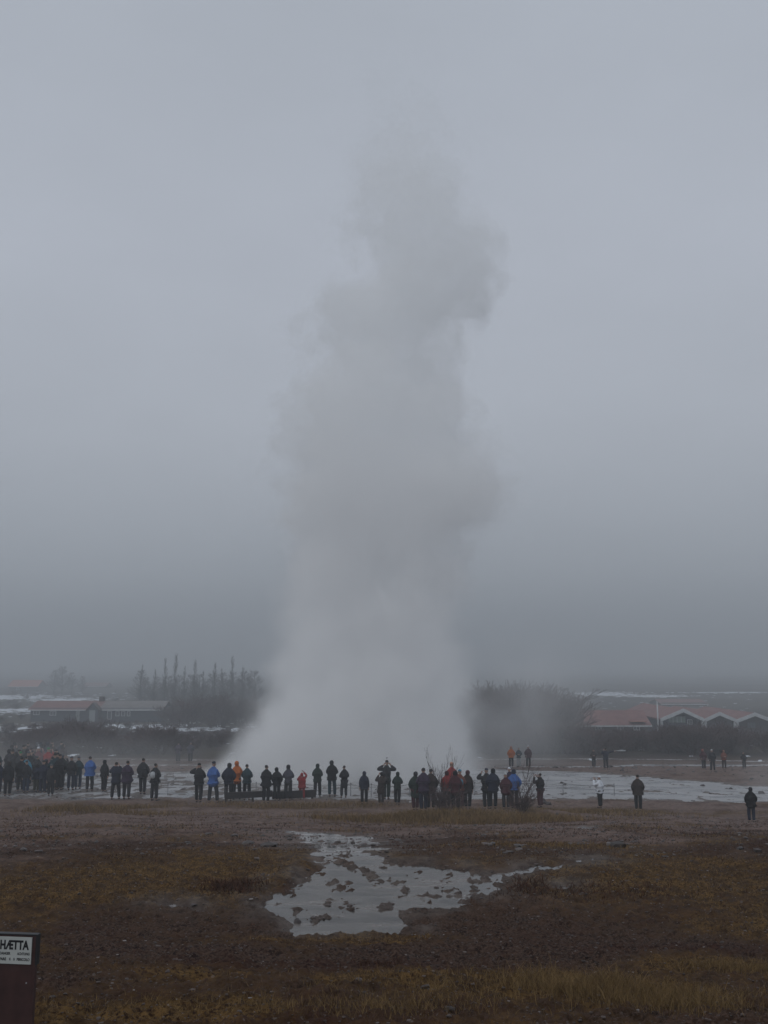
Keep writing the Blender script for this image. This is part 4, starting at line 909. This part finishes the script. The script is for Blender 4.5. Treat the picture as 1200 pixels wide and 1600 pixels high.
# bounding mesh: lathe round the (leaning) axis, with room for the billows
mb = MB(); n = 20; rings = []
zz = np.linspace(Z0, Z1, 26); rz = np.array([q[0] for q in rows]); rc = np.array([q[1] for q in rows]); rw = np.array([q[2] for q in rows])
for z in zz:
    c, w_ = np.interp(z, rz, rc), np.interp(z, rz, rw) + 4.4 + 2.0 * max(0, 1 - (z + 1) / 6); rings.append([(c + w_ * math.cos(q * 2 * math.pi / n), YG + w_ * math.sin(q * 2 * math.pi / n), z) for q in range(n)])
vv = [p for r_ in rings for p in r_]; ff = [(i * n + j, i * n + (j + 1) % n, (i + 1) * n + (j + 1) % n, (i + 1) * n + j) for i in range(25) for j in range(n)]
ff += [tuple(range(n))[::-1], tuple(25 * n + j for j in range(n))]
mb.add(vv, ff)
def steam_material():
    m = bpy.data.materials.new('steam'); m.use_nodes = True; t = m.node_tree; nd = t.nodes; nd.clear(); ln = t.links.new
    o = nd.new('ShaderNodeOutputMaterial'); pv = nd.new('ShaderNodeVolumePrincipled'); ln(pv.outputs[0], o.inputs['Volume'])
    pv.inputs['Color'].default_value = (.997, .998, .999, 1); pv.inputs['Anisotropy'].default_value = .0
    g = nd.new('ShaderNodeNewGeometry'); sp_ = nd.new('ShaderNodeSeparateXYZ'); ln(g.outputs['Position'], sp_.inputs[0])
    def M_(op, a, b=None, cl=False):
        x = nd.new('ShaderNodeMath'); x.operation = op; x.use_clamp = cl
        for i, c in ((0, a), (1, b)):
            if c is None: continue
            if isinstance(c, (int, float)): x.inputs[i].default_value = c
            else: ln(c, x.inputs[i])
        return x.outputs[0]
    zn = M_('MULTIPLY', M_('SUBTRACT', sp_.outputs[2], Z0), 1 / (Z1 - Z0))
    def curve(vals):                      # vals: list of (z, value 0..1)
        fc = nd.new('ShaderNodeFloatCurve'); ln(zn, fc.inputs['Value']); cv = fc.mapping.curves[0]
        pts = sorted(((z - Z0) / (Z1 - Z0), v) for z, v in vals)
        while len(cv.points) < len(pts): cv.points.new(.5, .5)
        for p, (a, b) in zip(cv.points, pts): p.location = (a, b)
        fc.mapping.update(); return fc.outputs[0]
    cx = M_('SUBTRACT', M_('MULTIPLY', curve([(z, (c + 10) / 20) for z, c, w_ in rows]), 20), 10)
    hw = M_('MULTIPLY', curve([(z, w_ / 12) for z, c, w_ in rows]), 12)
    dx = M_('SUBTRACT', sp_.outputs[0], cx); dy = M_('SUBTRACT', sp_.outputs[1], YG)
    rr_ = M_('SQRT', M_('ADD', M_('MULTIPLY', dx, dx), M_('MULTIPLY', dy, dy)))
    def noise(sc, det, rg, off=(0, 0, 0)):
        mp_ = nd.new('ShaderNodeMapping'); mp_.inputs['Location'].default_value = off; ln(g.outputs['Position'], mp_.inputs[0])
        x = nd.new('ShaderNodeTexNoise'); x.inputs['Scale'].default_value = sc; x.inputs['Detail'].default_value = det; x.inputs['Roughness'].default_value = rg; ln(mp_.outputs[0], x.inputs['Vector']); return x.outputs['Fac']
    n1 = M_('SUBTRACT', noise(.22, 4, .55), .5); n2 = noise(.16, 2, .5, (31, 7, 3))
    amp = curve([(Z0, .25), (4, .35), (14, .6), (30, .8), (Z1, .8)])
    n3 = M_('SUBTRACT', noise(.62, 3, .5, (4, 9, 1)), .5)
    edge = M_('ADD', M_('ADD', M_('SUBTRACT', hw, rr_), M_('MULTIPLY', M_('MULTIPLY', n1, amp), 17.0)), M_('MULTIPLY', M_('MULTIPLY', n3, amp), 6.5))
    soft = M_('ADD', M_('MULTIPLY', n2, 1.6), M_('MULTIPLY', curve([(Z0, .8), (4, .75), (10, .7), (15, .35), (24, .15), (34, .25), (Z1, 1.0)]), 2.6))
    e = M_('DIVIDE', M_('ADD', edge, .7), soft, True); e = M_('MULTIPLY', e, e)
    D = M_('MULTIPLY', curve([(Z0, .9), (3, .8), (8, .60), (14, .50), (20, .44), (28, .38), (34, .32), (38, .26), (42, .24), (45, .18), (Z1, .05)]), .8)
    den = M_('MULTIPLY', M_('MULTIPLY', e, D), M_('MULTIPLY', M_('ADD', M_('MULTIPLY', n2, 1.2), M_('MULTIPLY', n3, 1.6)), 1.5, True))
    ln(den, pv.inputs['Density'])
    return m
sm = steam_material()
me = mb.mesh('steam_column'); st = link('steam_column', me, sm); tag(st, 'towering column of grey-white steam rising from the erupting geyser', 'steam column')
try: sm.cycles.volume_step_rate = 1.0
except Exception: pass

# ------------------------------------------------------------------ thin steam drifting low over the flats
def wisp(name, c, rad, dens, label, nscale):
    bm = bmesh.new(); bmesh.ops.create_icosphere(bm, subdivisions=3, radius=1)
    for v in bm.verts: v.co = Vector((v.co.x * rad[0], v.co.y * rad[1], v.co.z * rad[2]))
    me = bpy.data.meshes.new(name); bm.to_mesh(me); bm.free()
    m = bpy.data.materials.new(name); m.use_nodes = True; t = m.node_tree; nd = t.nodes; nd.clear(); ln = t.links.new
    o = nd.new('ShaderNodeOutputMaterial'); pv = nd.new('ShaderNodeVolumePrincipled'); ln(pv.outputs[0], o.inputs['Volume']); pv.inputs['Color'].default_value = (.99, .993, .996, 1)
    tcn = nd.new('ShaderNodeTexCoord'); sc = nd.new('ShaderNodeVectorMath'); sc.operation = 'DIVIDE'; sc.inputs[1].default_value = rad; ln(tcn.outputs['Object'], sc.inputs[0])
    le = nd.new('ShaderNodeVectorMath'); le.operation = 'LENGTH'; ln(sc.outputs[0], le.inputs[0])
    n = nd.new('ShaderNodeTexNoise'); n.inputs['Scale'].default_value = nscale; n.inputs['Detail'].default_value = 3; ln(tcn.outputs['Object'], n.inputs['Vector'])
    a = nd.new('ShaderNodeMapRange'); a.interpolation_type = 'SMOOTHSTEP'; a.inputs[1].default_value = 1; a.inputs[2].default_value = .15; a.inputs[3].default_value = 0; a.inputs[4].default_value = dens; ln(le.outputs['Value'], a.inputs[0])
    b = nd.new('ShaderNodeMapRange'); b.inputs[1].default_value = .38; b.inputs[2].default_value = .62; ln(n.outputs['Fac'], b.inputs[0])
    x = nd.new('ShaderNodeMath'); x.operation = 'MULTIPLY'; ln(a.outputs[0], x.inputs[0]); ln(b.outputs[0], x.inputs[1]); ln(x.outputs[0], pv.inputs['Density'])
    ob = link(name, me, m, None, c); return tag(ob, label, 'steam cloud')
wisp('drifting_steam', (11, 78, 3.0), (7.5, 8, 8.5), .11, 'thin veil of steam drifting right in front of the dark grove', .16)
wisp('drifting_steam', (-20, 60, .8), (13, 8, 2.2), .05, 'thin low steam creeping over the wet flats at the left crowd', .2)
wisp('drifting_steam', (22, 49, .6), (5, 6, 2.6), .14, 'patch of thin steam around the person near the right edge', .25)
# ------------------------------------------------------------------ haze
hz = bpy.data.materials.new('haze'); hz.use_nodes = True; t = hz.node_tree; t.nodes.clear()
o = t.nodes.new('ShaderNodeOutputMaterial'); pv = t.nodes.new('ShaderNodeVolumePrincipled'); t.links.new(pv.outputs[0], o.inputs['Volume'])
pv.inputs['Density'].default_value = .0026; pv.inputs['Color'].default_value = (.765, .80, .83, 1)
ho = MB().box(-2800, 2800, -60, 3600, -12, Z1 + 4).build('haze', hz); tag(ho, kind='stuff')
